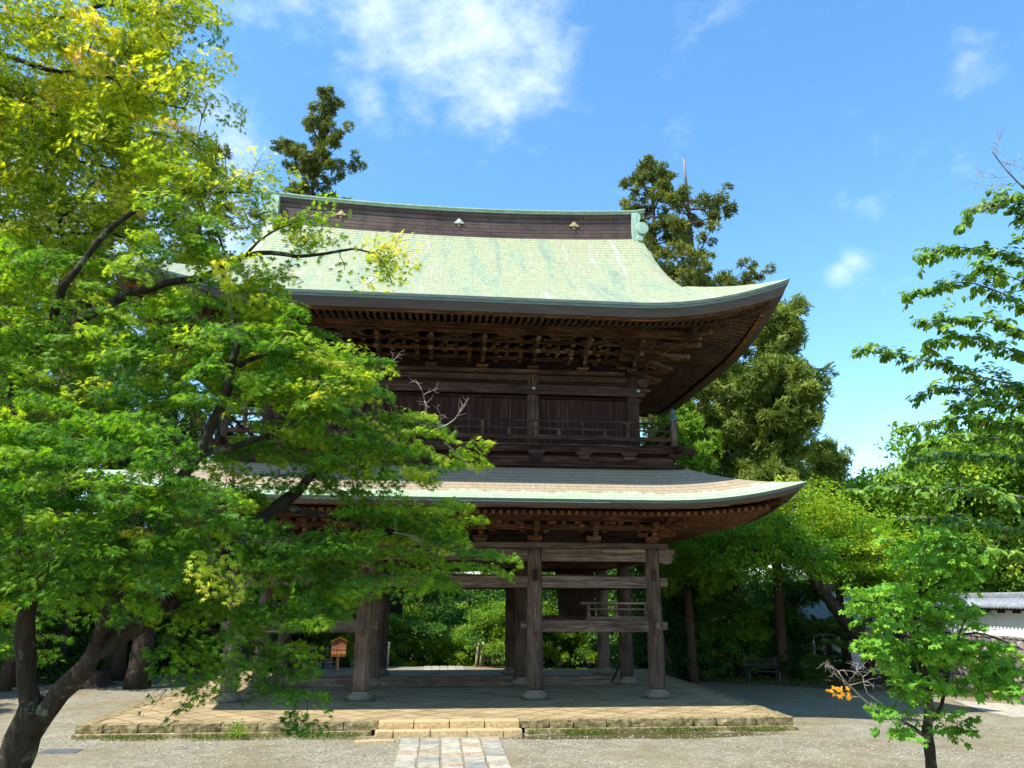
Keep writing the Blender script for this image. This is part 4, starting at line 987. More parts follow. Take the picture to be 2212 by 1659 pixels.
#@@VEG
# ------------------------------------------------------------------ foliage tools
def norm(a): return a / np.maximum(np.linalg.norm(a, axis=-1, keepdims=True), 1e-9)
def leaf_template(kind):
    if kind == 'maple':        # seven pointed lobes
        an = [-112, -74, -37, 0, 37, 74, 112]; ln = [.34, .66, .9, 1, .9, .66, .34]; P = [(0, 0, 0)]
        for i, (a, l_) in enumerate(zip(an, ln)):
            if i:
                m_ = math.radians((an[i - 1] + a) / 2); P.append((.3 * math.sin(m_), .3 * math.cos(m_), -.01))
            P.append((l_ * math.sin(math.radians(a)), l_ * math.cos(math.radians(a)), -.16 * l_ * l_))
        return np.array(P), np.array([(0, i + 1, i) for i in range(1, len(P) - 1)])
    if kind == 'broadmaple':   # wider lobes
        an = [-105, -62, -30, 0, 30, 62, 105]; an = [-108, -56, 0, 56, 108]; ln = [.6, .92, 1, .92, .6]; P = [(0, 0, 0)]
        for i, (a, l_) in enumerate(zip(an, ln)):
            if i:
                m_ = math.radians((an[i - 1] + a) / 2); P.append((.5 * math.sin(m_), .5 * math.cos(m_), .02))
            for da, q in ((-13, .8), (0, 1), (13, .8)):
                b_ = math.radians(a + da); P.append((q * l_ * math.sin(b_), q * l_ * math.cos(b_), -.12 * l_ * l_ * q))
        return np.array(P), np.array([(0, i + 1, i) for i in range(1, len(P) - 1)])
    if kind == 'oval':         # pointed oval folded along its midrib
        P = [(0, 0, 0), (.22, .28, .05), (.27, .55, .05), (.15, .82, .0), (0, 1.0, -.12), (-.15, .82, .0), (-.27, .55, .05), (-.22, .28, .05), (0, .5, -.02)]
        return np.array(P), np.array([(8, 0, 1), (8, 1, 2), (8, 2, 3), (8, 3, 4), (8, 4, 5), (8, 5, 6), (8, 6, 7), (8, 7, 0)])
    if kind == 'leaf4':
        P = [(0, 0, 0), (.3, .45, .06), (0, 1, -.08), (-.3, .45, .06)]
        return np.array(P), np.array([(0, 1, 2), (0, 2, 3)])
def tuft_template(n, rng, spread=1.0, w=.10, up=.55):
    """needles fanned round a short shoot"""
    P = []; T = []
    for i in range(n):
        a = rng.uniform(0, 2 * math.pi); e = rng.uniform(-.35, 1) * up
        d = np.array([math.cos(a) * math.cos(e), math.sin(a) * math.cos(e), math.sin(e)]) * rng.uniform(.55, 1) * spread
        c = np.array([rng.uniform(-.3, .3), rng.uniform(-.3, .3), rng.uniform(-.2, .25)])
        s_ = norm(np.cross(d, rng.normal(size=3))) * w
        b = len(P); P += [c - s_ * .6, c + s_ * .6, c + d * .6 + s_, c + d * .6 - s_, c + d]; T += [(b, b + 1, b + 2), (b, b + 2, b + 3), (b + 3, b + 2, b + 4)]
    return np.array(P), np.array(T)
def scatter(tmpl, P, F, Nn, S, tint):
    tp, tt = tmpl; n = len(P); F = norm(F); Rr = norm(np.cross(F, Nn)); Nn = np.cross(Rr, F)
    V = P[:, None, :] + S[:, None, None] * (tp[None, :, 0:1] * Rr[:, None, :] + tp[None, :, 1:2] * F[:, None, :] + tp[None, :, 2:3] * Nn[:, None, :])
    T = tt[None] + (np.arange(n) * len(tp))[:, None, None]
    return V.reshape(-1, 3), T.reshape(-1, 3), np.repeat(tint, len(tp))
def cat(parts):
    V = []; T = []; A_ = []; o = 0
    for v, t, a in parts: V.append(v); T.append(t + o); A_.append(a); o += len(v)
    return np.concatenate(V), np.concatenate(T), np.concatenate(A_)
def in_poly(poly, x, y):
    c = np.zeros(len(x), bool); n = len(poly); j = n - 1
    for i in range(n):
        xi, yi = poly[i]; xj, yj = poly[j]
        k = ((yi > y) != (yj > y)) & (x < (xj - xi) * (y - yi) / (yj - yi + 1e-12) + xi); c ^= k; j = i
    return c
def poly_points(poly, n, d0, d1, rng):
    xs_ = [p[0] for p in poly]; ys_ = [p[1] for p in poly]; out = []
    while len(out) < n:
        x = rng.uniform(min(xs_), max(xs_), n * 2); y = rng.uniform(min(ys_), max(ys_), n * 2); k = in_poly(poly, x, y)
        out += list(zip(x[k], y[k]))
    return np.array([W(x, y, rng.uniform(d0, d1)) for x, y in out[:n]])

class Skeleton:
    def __init__(s): s.pts = []; s.mb = MB(); s.tw = MB()
    def limb(s, pts, r0, r1, n=9, wig=.03, seed=0):
        """thick limb through the given points, smoothed, with bends and swellings"""
        rr = random.Random(seed); P = [Vector(tuple(map(float, p))) for p in pts]; out = []; m = len(P)
        for i in range(m - 1):
            p0 = P[max(i - 1, 0)]; p1 = P[i]; p2 = P[i + 1]; p3 = P[min(i + 2, m - 1)]; k = max(2, int((p2 - p1).length / .18))
            for j in range(k):
                t = j / k; out.append(.5 * ((2 * p1) + (-p0 + p2) * t + (2 * p0 - 5 * p1 + 4 * p2 - p3) * t * t + (-p0 + 3 * p1 - 3 * p2 + p3) * t ** 3))
        out.append(P[-1]); L = len(out)
        rad = [(r0 + (r1 - r0) * (i / (L - 1)) ** .8) * (1 + .09 * math.sin(i * 1.7 + seed) + rr.uniform(-.05, .05)) for i in range(L)]
        out = [p + Vector((rr.uniform(-1, 1), rr.uniform(-1, 1), rr.uniform(-1, 1))) * wig * (rad[i] / r0) if 0 < i < L - 1 else p for i, p in enumerate(out)]
        s.mb.tube(out, rad, n); s.pts += [np.array(p) for p in out]; return out
    def connect(s, targets, r0=.014, r1=.004, rng=None, droop=.08, mb=None):
        """thin branches that join every spray to the nearest wood already there"""
        N_ = [p for p in s.pts]; base = np.array(N_); tg = np.array(targets); d = np.min(np.linalg.norm(tg[:, None] - base[None], axis=2), axis=1); order = np.argsort(d); mb = mb or s.tw; dirs = np.zeros_like(tg)
        arr = np.zeros((len(N_) + 4 * len(tg), 3)); arr[:len(N_)] = base; cnt = len(N_)
        for k in order:
            p = tg[k]; i = np.argmin(np.linalg.norm(arr[:cnt] - p, axis=1) + .0); q = arr[i]; L = np.linalg.norm(p - q)
            if L < 1e-4: continue
            dirs[k] = (p - q) / L
            m1 = q + (p - q) * .35 + rng.normal(size=3) * L * .06 + np.array([0, 0, .10 * L]); m2 = q + (p - q) * .7 + rng.normal(size=3) * L * .05 + np.array([0, 0, .08 * L])
            rb = min(r0 * (.5 + L * .7), r0 * 2.2); mb.tube([q, m1, m2, p], [rb, rb * .75, rb * .5, r1], 5, False)
            arr[cnt:cnt + 3] = [m1, m2, p]; cnt += 3
        return dirs
def sprays(centres, dirs, rad, nleaf, tmpl, size, rng, tint_f, droop=.35, flat=.18, twmb=None, updown=.35):
    """flat layered sprays of leaves"""
    P = []; F = []; Nn = []; S = []; Ti = []
    for c, d in zip(centres, dirs):
        o = d.copy(); o[2] *= .35
        if np.linalg.norm(o) < .05: o = rng.normal(size=3); o[2] = 0
        o = norm(o); sd_ = norm(np.cross(o, [0, 0, 1])); r = rad * rng.uniform(.65, 1.25); n = int(nleaf * rng.uniform(.7, 1.3))
        up_ = norm(np.cross(sd_, o) + rng.normal(size=3) * .12)
        u = rng.uniform(-.5, 1.1, n); v = rng.uniform(-1, 1, n) * np.sqrt(np.clip(1 - ((u - .3) / .85) ** 2, 0.02, 1)) * .8
        h = rng.normal(size=n) * flat * .5 - droop * (u.clip(0) ** 2 + v * v * .7) * .6
        p = c + r * (u[:, None] * o + v[:, None] * sd_ + h[:, None] * up_)
        f = o * .7 + v[:, None] * sd_ * 1.1 + rng.normal(size=(n, 3)) * .35; f[:, 2] -= droop + .1
        nn = np.tile(up_, (n, 1)) + rng.normal(size=(n, 3)) * updown
        P.append(p); F.append(f); Nn.append(nn); S.append(size * rng.uniform(.65, 1.2, n)); t0 = tint_f(c); Ti.append(np.clip(t0 + rng.normal(size=n) * .09 + .1 * u, 0, 1))
        if twmb is not None:
            twmb.tube([c - o * r * .4, c + o * r * .3, c + o * r * .95 - up_ * droop * r * .4], [.006, .004, .002], 4, False)
            for q in (-.2, .15, .5):
                for sg in (-1, 1):
                    a = c + o * r * q; twmb.tube([a, a + (o * .35 + sd_ * sg * .5) * r * (1 - q * .5)], [.003, .0015], 3, False)
    return scatter(tmpl, np.concatenate(P), np.concatenate(F), np.concatenate(Nn), np.concatenate(S), np.concatenate(Ti))
MAPLE = leaf_template('maple'); BMAPLE = leaf_template('broadmaple'); OVAL = leaf_template('oval'); LEAF4 = leaf_template('leaf4')

# ------------------------------------------------------------------ the big maple in front, left
rng = np.random.default_rng(11)
def gz(p): return float(ground_z(p[0], p[1]))
base = W(30, 1659, 8.0); foot = base + np.array([-.1, -.05, 0]); foot[2] = -.35
mt = empty('maple_tree', tuple(foot), 'big forked maple with dark mossy trunk and green leaves in the left foreground', 'tree')
sk = Skeleton()
sk.limb([foot, W(25, 1680, 8.0), W(52, 1590, 8.0), W(80, 1520, 8.0)], .19, .165, 16, .02, 1)
# flare
sk.limb([W(78, 1560, 8.0), W(62, 1470, 8.05), W(55, 1380, 8.1), W(62, 1280, 8.2), W(40, 1150, 8.4), W(60, 980, 8.6), W(20, 840, 8.7)], .115, .055, 14, .03, 2)
sk.limb([W(70, 1580, 8.0), W(125, 1500, 7.95), W(180, 1445, 7.9), W(215, 1385, 7.85)], .12, .095, 14, .02, 3)
sk.limb([W(205, 1405, 7.85), W(232, 1330, 7.8), W(256, 1270, 7.8), W(262, 1205, 7.75), W(268, 1140, 7.75)], .075, .05, 12, .02, 4)
sk.limb([W(200, 1410, 7.9), W(260, 1375, 8.0), W(330, 1330, 8.1), W(400, 1265, 8.3), W(470, 1215, 8.5), W(540, 1150, 8.7), W(600, 1095, 8.9), W(645, 1060, 9.1)], .105, .07, 12, .03, 5)
sk.limb([W(600, 1095, 8.9), W(680, 1110, 9.2), W(760, 1125, 9.5), W(830, 1150, 9.8)], .05, .02, 8, .02, 6)
sk.limb([W(640, 1065, 9.1), W(700, 1000, 9.3), W(790, 960, 9.6), W(880, 950, 9.8)], .06, .02, 8, .02, 7)
sk.limb([W(262, 1160, 7.75), W(330, 1090, 7.9), W(390, 1035, 8.0), W(430, 980, 8.1), W(455, 915, 8.2), W(485, 860, 8.3), W(500, 790, 8.4), W(520, 700, 8.5)], .075, .045, 12, .02, 8)
sk.limb([W(430, 985, 8.1), W(500, 965, 8.3), W(570, 945, 8.5), W(650, 900, 8.8), W(760, 850, 9.1)], .045, .018, 9, .02, 9)
sk.limb([W(500, 800, 8.4), W(590, 760, 8.7), W(690, 740, 9.0), W(790, 770, 9.3)], .035, .014, 8, .02, 10)
sk.limb([W(20, 850, 8.7), W(80, 770, 8.9), W(160, 700, 9.1), W(250, 650, 9.2), W(360, 612, 9.2), W(430, 600, 9.2), W(490, 575, 9.2), W(530, 552, 9.2), W(585, 545, 9.2), W(640, 553, 9.2), W(700, 548, 9.3), W(760, 538, 9.3)], .085, .016, 11, .02, 11)
sk.limb([W(760, 538, 9.3), W(800, 545, 9.3), W(830, 570, 9.3), W(846, 610, 9.3)], .014, .006, 6, .005, 12)
sk.limb([W(530, 552, 9.2), W(560, 520, 9.2), W(600, 495, 9.2), W(640, 480, 9.2)], .018, .008, 6, .01, 13)
sk.limb([W(80, 770, 8.9), W(110, 700, 8.8), W(140, 620, 8.7), W(215, 520, 8.9), W(300, 450, 9.1), W(370, 420, 9.2), W(440, 415, 9.2), W(520, 415, 9.2)], .06, .014, 10, .02, 14)
sk.limb([W(490, 575, 9.2), W(470, 500, 9.3), W(440, 450, 9.4), W(420, 400, 9.5)], .02, .008, 6, .01, 15)
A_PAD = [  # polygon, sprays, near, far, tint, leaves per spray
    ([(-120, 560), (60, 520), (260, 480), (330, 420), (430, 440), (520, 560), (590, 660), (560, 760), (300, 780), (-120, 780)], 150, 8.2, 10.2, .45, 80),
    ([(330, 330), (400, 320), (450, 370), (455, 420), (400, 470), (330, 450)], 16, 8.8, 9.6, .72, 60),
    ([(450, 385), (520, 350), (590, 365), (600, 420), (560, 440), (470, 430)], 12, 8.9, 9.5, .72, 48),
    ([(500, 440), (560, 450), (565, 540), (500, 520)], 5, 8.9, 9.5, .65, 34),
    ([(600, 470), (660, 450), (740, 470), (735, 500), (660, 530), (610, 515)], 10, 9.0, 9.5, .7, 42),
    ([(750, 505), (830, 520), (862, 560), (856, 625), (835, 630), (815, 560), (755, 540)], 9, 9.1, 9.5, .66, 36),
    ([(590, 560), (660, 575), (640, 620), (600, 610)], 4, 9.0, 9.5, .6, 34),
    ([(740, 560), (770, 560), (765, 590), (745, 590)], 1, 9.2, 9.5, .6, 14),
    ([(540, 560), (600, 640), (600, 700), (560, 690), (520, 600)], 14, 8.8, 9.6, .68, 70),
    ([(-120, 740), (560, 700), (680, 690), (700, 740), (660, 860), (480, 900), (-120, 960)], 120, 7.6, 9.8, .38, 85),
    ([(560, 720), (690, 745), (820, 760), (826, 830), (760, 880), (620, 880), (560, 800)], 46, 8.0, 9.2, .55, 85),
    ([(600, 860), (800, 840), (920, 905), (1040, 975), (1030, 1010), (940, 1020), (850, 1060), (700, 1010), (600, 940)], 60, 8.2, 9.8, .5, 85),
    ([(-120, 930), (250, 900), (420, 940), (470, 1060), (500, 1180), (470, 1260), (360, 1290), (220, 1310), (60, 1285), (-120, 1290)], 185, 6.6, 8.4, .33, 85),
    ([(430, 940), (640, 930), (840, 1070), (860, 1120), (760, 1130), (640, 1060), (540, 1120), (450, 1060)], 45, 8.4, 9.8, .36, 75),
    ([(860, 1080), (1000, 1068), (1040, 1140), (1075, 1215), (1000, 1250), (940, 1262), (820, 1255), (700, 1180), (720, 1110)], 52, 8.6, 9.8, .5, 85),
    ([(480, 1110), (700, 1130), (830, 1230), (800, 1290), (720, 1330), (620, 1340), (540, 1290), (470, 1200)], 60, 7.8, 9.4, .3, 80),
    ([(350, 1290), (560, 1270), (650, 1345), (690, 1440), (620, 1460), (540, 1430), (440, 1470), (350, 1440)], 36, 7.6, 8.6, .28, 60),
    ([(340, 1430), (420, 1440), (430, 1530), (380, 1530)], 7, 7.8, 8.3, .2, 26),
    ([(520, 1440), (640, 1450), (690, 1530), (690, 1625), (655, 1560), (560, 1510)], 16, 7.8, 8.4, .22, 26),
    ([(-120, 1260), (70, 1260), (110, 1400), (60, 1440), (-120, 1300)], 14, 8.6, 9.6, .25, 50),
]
C_ = []; tints = {}; nl = []
fol = []
tw = MB()
allc = []; meta = []
for poly, n, d0, d1, ti, k in A_PAD:
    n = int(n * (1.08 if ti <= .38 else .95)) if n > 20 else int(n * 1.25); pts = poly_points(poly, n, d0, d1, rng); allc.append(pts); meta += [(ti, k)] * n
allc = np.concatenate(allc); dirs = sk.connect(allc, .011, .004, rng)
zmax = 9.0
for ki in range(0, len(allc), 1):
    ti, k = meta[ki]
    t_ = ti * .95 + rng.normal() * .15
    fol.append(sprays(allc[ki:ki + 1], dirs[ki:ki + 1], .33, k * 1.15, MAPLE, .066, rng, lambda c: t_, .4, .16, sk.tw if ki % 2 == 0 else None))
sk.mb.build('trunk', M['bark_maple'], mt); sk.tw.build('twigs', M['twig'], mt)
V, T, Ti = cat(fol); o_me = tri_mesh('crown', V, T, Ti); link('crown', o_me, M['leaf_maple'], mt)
# bare grey twigs poking from the crown
dt = MB()
def dead(mb, start, d, L, r, rng, lev=0):
    p = np.array(start, float); pts = [p]; d = norm(np.array(d, float)); n = 5
    for i in range(n):
        d = norm(d + rng.normal(size=3) * .17); p = p + d * L / n; pts.append(p)
    mb.tube(pts, [r * (1 - .75 * i / n) for i in range(n + 1)], 5, False)
    if lev < 2:
        for i in range(1, n + 1):
            if rng.random() < .8: dead(mb, pts[i], norm(d + rng.normal(size=3) * .9), L * rng.uniform(.35, .6), r * .55, rng, lev + 1)
for (x, y, dx, dy, L, r) in [(930, 935, .8, .35, .55, .012), (920, 905, .3, .9, .38, .011), (960, 955, .9, -.3, .35, .008), (640, 900, .9, -.05, .5, .01), (710, 870, .9, -.25, .4, .009), (800, 800, .9, .2, .3, .008), (850, 1150, .9, .2, .3, .007), (440, 440, .5, .8, .35, .006), (380, 470, .7, .1, .35, .006), (60, 1130, .9, .1, .5, .009), (230, 860, .9, -.2, .45, .008)]:
    dead(dt, W(x, y, 8.7), RT * dx + UP * dy + FW * -.2, L, r, rng)
dt.build('dead_branch', M['dead_wood'], mt)

# ------------------------------------------------------------------ yellowish maple overhead, upper left
rng = np.random.default_rng(12)
f2 = W(-420, 1500, 11.5); f2[2] = -.35
m2 = empty('maple_tree', tuple(f2), 'taller maple with yellow green leaves and pinkish shoots overhanging from the left edge', 'tree')
s2_ = Skeleton()
s2_.limb([f2, W(-430, 1000, 11.3), W(-400, 500, 11.0), W(-330, 100, 10.8), W(-200, -200, 10.6)], .3, .12, 14, .03, 20)
s2_.limb([W(-400, 450, 11.0), W(-200, 260, 10.6), W(0, 228, 10.3), W(90, 240, 10.2), W(200, 262, 10.1), W(300, 280, 10.1), W(390, 300, 10.1)], .10, .012, 10, .02, 21)
s2_.limb([W(-380, 300, 11.0), W(-150, 110, 10.5), W(0, 118, 10.2), W(100, 150, 10.1), W(230, 165, 10.0), W(320, 215, 10.0), W(400, 235, 10.0)], .085, .012, 10, .02, 22)
s2_.limb([W(-330, 100, 10.8), W(-100, 20, 10.4), W(0, 40, 10.2), W(120, 40, 10.1), W(240, 10, 10.1), W(330, 40, 10.0), W(420, 70, 10.0)], .08, .01, 10, .02, 23)
s2_.limb([W(-410, 700, 11.2), W(-200, 520, 10.8), W(0, 478, 10.4), W(70, 490, 10.3), W(150, 505, 10.2), W(240, 505, 10.2), W(300, 525, 10.2)], .085, .014, 10, .02, 24)
s2_.limb([W(150, 560, 10.1), W(130, 480, 10.1), W(170, 440, 10.1), W(215, 380, 10.2), W(260, 350, 10.2)], .03, .01, 8, .02, 25)
s2_.limb([W(-400, 560, 11.1), W(-150, 400, 10.8), W(0, 365, 10.4), W(80, 335, 10.3), W(180, 350, 10.2), W(270, 370, 10.2)], .06, .01, 8, .02, 26)
s2_.limb([W(-200, -200, 10.6), W(0, -120, 10.4), W(200, -90, 10.2), W(380, -40, 10.1)], .06, .01, 8, .02, 27)
B_PAD = [([(-300, -260), (420, -160), (455, -10), (430, 30), (300, 50), (-300, 40)], 70, 9.2, 11.4, .55, 75),
         ([(-250, 20), (300, 30), (400, 40), (452, 100), (400, 80), (350, 100), (440, 150), (438, 200), (330, 180), (-250, 150)], 76, 9.2, 11.2, .52, 80),
         ([(-250, 130), (330, 190), (455, 210), (450, 250), (390, 290), (240, 260), (-250, 260)], 80, 9.2, 11.2, .55, 80),
         ([(-250, 250), (240, 265), (370, 310), (455, 278), (440, 320), (330, 410), (150, 400), (-250, 380)], 84, 9.2, 11.2, .52, 80),
         ([(-250, 380), (330, 400), (290, 520), (200, 600), (-250, 600)], 70, 9.2, 11.2, .46, 75),
         ([(-300, 560), (100, 580), (60, 800), (-300, 900)], 36, 9.8, 11.4, .4, 70)]
allc = []; meta = []
for poly, n, d0, d1, ti, k in B_PAD:
    n = int(n * 1.5); pts = poly_points(poly, n, d0, d1, rng); allc.append(pts); meta += [(ti, k)] * n
allc = np.concatenate(allc); dirs = s2_.connect(allc, .011, .004, rng); fol = []
for ki in range(len(allc)):
    ti, k = meta[ki]; t_ = ti - .04 + rng.normal() * .15
    fol.append(sprays(allc[ki:ki + 1], dirs[ki:ki + 1], .44, k * 1.1, MAPLE, .074, rng, lambda c: t_, .3, .22, s2_.tw if ki % 2 == 0 else None, .5))
s2_.mb.build('trunk', M['bark_maple'], m2); s2_.tw.build('twigs', M['twig'], m2)
V, T, Ti = cat(fol); link('crown', tri_mesh('crown', V, T, Ti), M['leaf_tip'], m2)

# ------------------------------------------------------------------ young maple in front, right
rng = np.random.default_rng(13)
f3 = W(2014, 1720, 11.0); f3[2] = float(ground_z(f3[0], f3[1])) - .05
m3 = empty('young_maple', tuple(f3), 'small young maple with fresh green leaves and a slender trunk at the lower right', 'tree')
s3 = Skeleton()
s3.limb([f3, W(2016, 1700, 11.0), W(2010, 1640, 11.0), W(2003, 1585, 11.0), W(2007, 1530, 11.0), W(1998, 1470, 11.0), W(1985, 1410, 11.0), W(1978, 1350, 11.0), W(1985, 1280, 11.0), W(1990, 1210, 11.0), W(2008, 1120, 11.0)], .105, .018, 12, .012, 30)
s3.limb([W(2003, 1590, 11.0), W(1985, 1582, 10.9), W(1970, 1570, 10.8), W(1945, 1555, 10.7)], .04, .02, 8, .01, 31)
s3.limb([W(2006, 1560, 11.0), W(2035, 1525, 11.1), W(2046, 1460, 11.2), W(2060, 1400, 11.3), W(2090, 1330, 11.4)], .035, .012, 8, .01, 32)
s3.limb([W(1985, 1400, 11.0), W(2060, 1375, 11.2), W(2130, 1370, 11.3), W(2200, 1400, 11.4)], .025, .01, 7, .01, 33)
s3.limb([W(1980, 1370, 11.0), W(1930, 1330, 10.8), W(1880, 1300, 10.7), W(1840, 1300, 10.6)], .022, .008, 7, .01, 34)
s3.limb([W(1985, 1290, 11.0), W(2040, 1250, 11.1), W(2110, 1240, 11.2)], .02, .008, 7, .01, 35)
S_PAD = [([(1900, 1165), (1960, 1150), (2000, 1120), (2060, 1170), (2120, 1190), (2135, 1240), (2060, 1270), (1960, 1270), (1930, 1230)], 48, .55, 26),
         ([(1835, 1290), (1900, 1260), (2000, 1265), (2050, 1275), (2055, 1315), (1990, 1340), (1900, 1350), (1850, 1340)], 50, .5, 26),
         ([(1870, 1360), (1950, 1330), (2040, 1335), (2060, 1380), (2000, 1420), (1920, 1440), (1880, 1400)], 44, .45, 26),
         ([(2060, 1385), (2140, 1385), (2212, 1415), (2250, 1445), (2240, 1495), (2150, 1480), (2060, 1430)], 34, .5, 26),
         ([(1950, 1400), (2080, 1400), (2180, 1450), (2190, 1500), (2100, 1510), (2000, 1480), (1940, 1450)], 44, .55, 26),
         ([(2040, 1285), (2105, 1300), (2125, 1360), (2060, 1370)], 10, .5, 20),
         ([(1930, 1440), (2000, 1470), (1990, 1530), (1930, 1500)], 12, .5, 24),
         ([(1905, 1530), (1960, 1500), (2000, 1540), (1975, 1580), (1915, 1595)], 14, .45, 22),
         ([(2030, 1520), (2080, 1530), (2100, 1590), (2050, 1600), (2025, 1560)], 12, .3, 20)]
allc = []; meta = []
for poly, n, ti, k in S_PAD:
    n = int(n * 1.08); pts = poly_points(poly, n, 10.5, 11.6, rng); allc.append(pts); meta += [(ti, k)] * n
allc = np.concatenate(allc); dirs = s3.connect(allc, .008, .003, rng); fol = []
for ki in range(len(allc)):
    ti, k = meta[ki]; t_ = ti + rng.normal() * .12
    fol.append(sprays(allc[ki:ki + 1], dirs[ki:ki + 1],   .23, k * .75, BMAPLE, .08, rng, lambda c: t_, .35, .2, None, .4))
s3.mb.build('trunk', M['bark_maple'], m3); s3.tw.build('twigs', M['twig'], m3)
V, T, Ti = cat(fol); link('crown', tri_mesh('crown', V, T, Ti), M['leaf_sapling'], m3)
db = Skeleton()
db.limb([W(1945, 1555, 10.7), W(1924, 1549, 10.65), W(1880, 1523, 10.6), W(1862, 1507, 10.55), W(1828, 1474, 10.5), W(1810, 1450, 10.5)], .018, .007, 7, .006, 36)
db.limb([W(1924, 1549, 10.65), W(1905, 1520, 10.7), W(1873, 1498, 10.7), W(1864, 1462, 10.7), W(1850, 1448, 10.7)], .014, .005, 7, .006, 37)
for (x, y, dx, dy, L) in [(1828, 1474, -.8, .4, .3), (1810, 1450, .9, .1, .35), (1810, 1450, -.6, .6, .22), (1864, 1462, .9, .3, .35), (1868, 1480, .9, .0, .32), (1850, 1448, .2, .9, .25), (1850, 1448, .9, .4, .3), (1835, 1480, .9, .35, .3), (1862, 1507, -.6, .2, .2)]:
    dead(db.mb, W(x, y, 10.6), RT * dx + UP * dy + FW * rng.uniform(-.3, .3), L, .006, rng, 0)
db.mb.build('dead_branch', M['dead_wood'], m3)
cs = np.array([W(1800, 1490, 10.5), W(1822, 1486, 10.5), W(1834, 1500, 10.5), W(1810, 1500, 10.45)]); P_ = np.repeat(cs, 4, 0) + rng.normal(size=(16, 3)) * .03
F_ = RT[None] * rng.uniform(-1, .3, (16, 1)) - UP[None] * .6 + rng.normal(size=(16, 3)) * .2; N_ = -FW[None] + UP[None] * .7 + rng.normal(size=(16, 3)) * .3
V, T, Ti = scatter(BMAPLE, P_, F_, N_, rng.uniform(.04, .065, 16), rng.uniform(0, 1, 16)); link('orange_leaves', tri_mesh('orange_leaves', V, T, Ti), M['leaf_orange'], m3)['label'] = 'cluster of bright orange leaves on the bare branch'

# ------------------------------------------------------------------ cherry tree reaching in from the right
rng = np.random.default_rng(14)
f4 = W(2480, 1620, 11.5); f4[2] = -.4
m4 = empty('cherry_tree', tuple(f4), 'cherry tree with large drooping leaves reaching in from the right edge', 'tree')
s4 = Skeleton()
s4.limb([f4, W(2500, 1300, 11.4), W(2450, 900, 11.2), W(2400, 600, 11.0), W(2300, 420, 10.8), W(2212, 400, 10.6)], .2, .03, 12, .02, 40)
s4.limb([W(2300, 425, 10.8), W(2240, 425, 10.7), W(2195, 390, 10.6), W(2165, 358, 10.6), W(2142, 325, 10.6)], .02, .006, 7, .006, 41)
CH = [[(2420, 700), (2300, 560), (2212, 470), (2150, 440), (2110, 450), (2080, 480)], [(2420, 760), (2300, 640), (2200, 560), (2120, 540), (2050, 535), (1992, 550)], [(2420, 800), (2300, 700), (2180, 640), (2090, 610), (2030, 620), (1972, 632)],
      [(2420, 850), (2300, 740), (2212, 715), (2130, 695), (2060, 690), (2003, 692)], [(2430, 880), (2300, 790), (2200, 760), (2120, 735), (2060, 728), (2010, 738)], [(2440, 950), (2300, 860), (2212, 835), (2100, 810), (2020, 785), (1940, 765), (1866, 757)],
      [(2300, 860), (2180, 850), (2080, 840), (2000, 845)], [(2450, 1050), (2330, 980), (2212, 930), (2120, 905), (2040, 905), (1958, 922)], [(2460, 1100), (2330, 1040), (2212, 1000), (2120, 985), (2040, 980), (1962, 1000), (1915, 1030)],
      [(2460, 1150), (2330, 1120), (2212, 1075), (2100, 1060), (2000, 1055), (1930, 1055), (1865, 1062)], [(2470, 1230), (2330, 1180), (2212, 1150), (2120, 1130), (2030, 1120), (1960, 1120)], [(2470, 1280), (2330, 1230), (2212, 1200), (2120, 1185), (2050, 1170)],
      [(2420, 780), (2320, 680), (2212, 610), (2160, 590), (2120, 570)], [(2450, 1000), (2330, 900), (2212, 880), (2130, 870), (2060, 880)], [(2330, 1040), (2212, 960), (2130, 945), (2050, 950), (1990, 965)], [(2400, 560), (2290, 480), (2212, 440), (2170, 420)]]
P = []; F = []; S = []; Nn = []; Ti = []
for bi, br in enumerate(CH):
    dep = rng.uniform(10.0, 12.2); pts = [W(x, y, dep + .15 * i) for i, (x, y) in enumerate(br[::-1])][::-1]
    out = s4.limb(pts, .03, .005, 6, .008, 50 + bi); out = [np.array(p) for p in out]
    L = len(out)
    for i in range(2, L):
        t = i / L
        if t < .12: continue
        subs = [(out[i], norm(out[i] - out[i - 1]))]
        for _ in range(3):   # short side shoots
            d_ = norm(norm(out[i] - out[i - 1]) * .8 + rng.normal(size=3) * np.array([.6, .9, .35])); l_ = rng.uniform(.12, .42) * (1.25 - .6 * t); q = out[i] + d_ * l_
            s4.tw.tube([out[i], out[i] + d_ * l_ * .5 + np.array([0, 0, .02]), q], [.005, .004, .002], 4, False)
            for k in range(4): subs.append((out[i] + (q - out[i]) * (k + 1) / 4, d_))
        for p, d_ in subs:
            n = rng.integers(2, 5)
            for _ in range(n):
                sd_ = norm(np.cross(d_, [0, 0, 1])) * rng.choice([-1, 1])
                P.append(p + rng.normal(size=3) * .02); F.append(d_ * .5 + sd_ * .6 + np.array([0, 0, -.55]) + rng.normal(size=3) * .25); Nn.append(np.array([0, 0, 1.0]) + d_ * .4 + rng.normal(size=3) * .35); S.append(rng.uniform(.09, .15)); Ti.append(np.clip(rng.normal() * .22 + .45, 0, 1))
for (x, y, dx, dy, L) in [(2165, 358, .8, .4, .5), (2180, 380, -.8, -.2, .5), (2160, 350, .9, .1, .4), (2195, 395, -.9, -.3, .55), (2212, 410, .6, .6, .5), (2185, 400, -.9, .1, .55), (2142, 325, .8, .5, .3), (2190, 420, -.9, -.4, .45), (2150, 340, .5, .9, .3)]:
    dead(s4.tw, W(x, y, 10.6), RT * dx + UP * dy, L, .006, rng, 0)
s4.mb.build('trunk', M['bark_lichen'], m4); s4.tw.build('twigs', M['dead_wood'], m4)
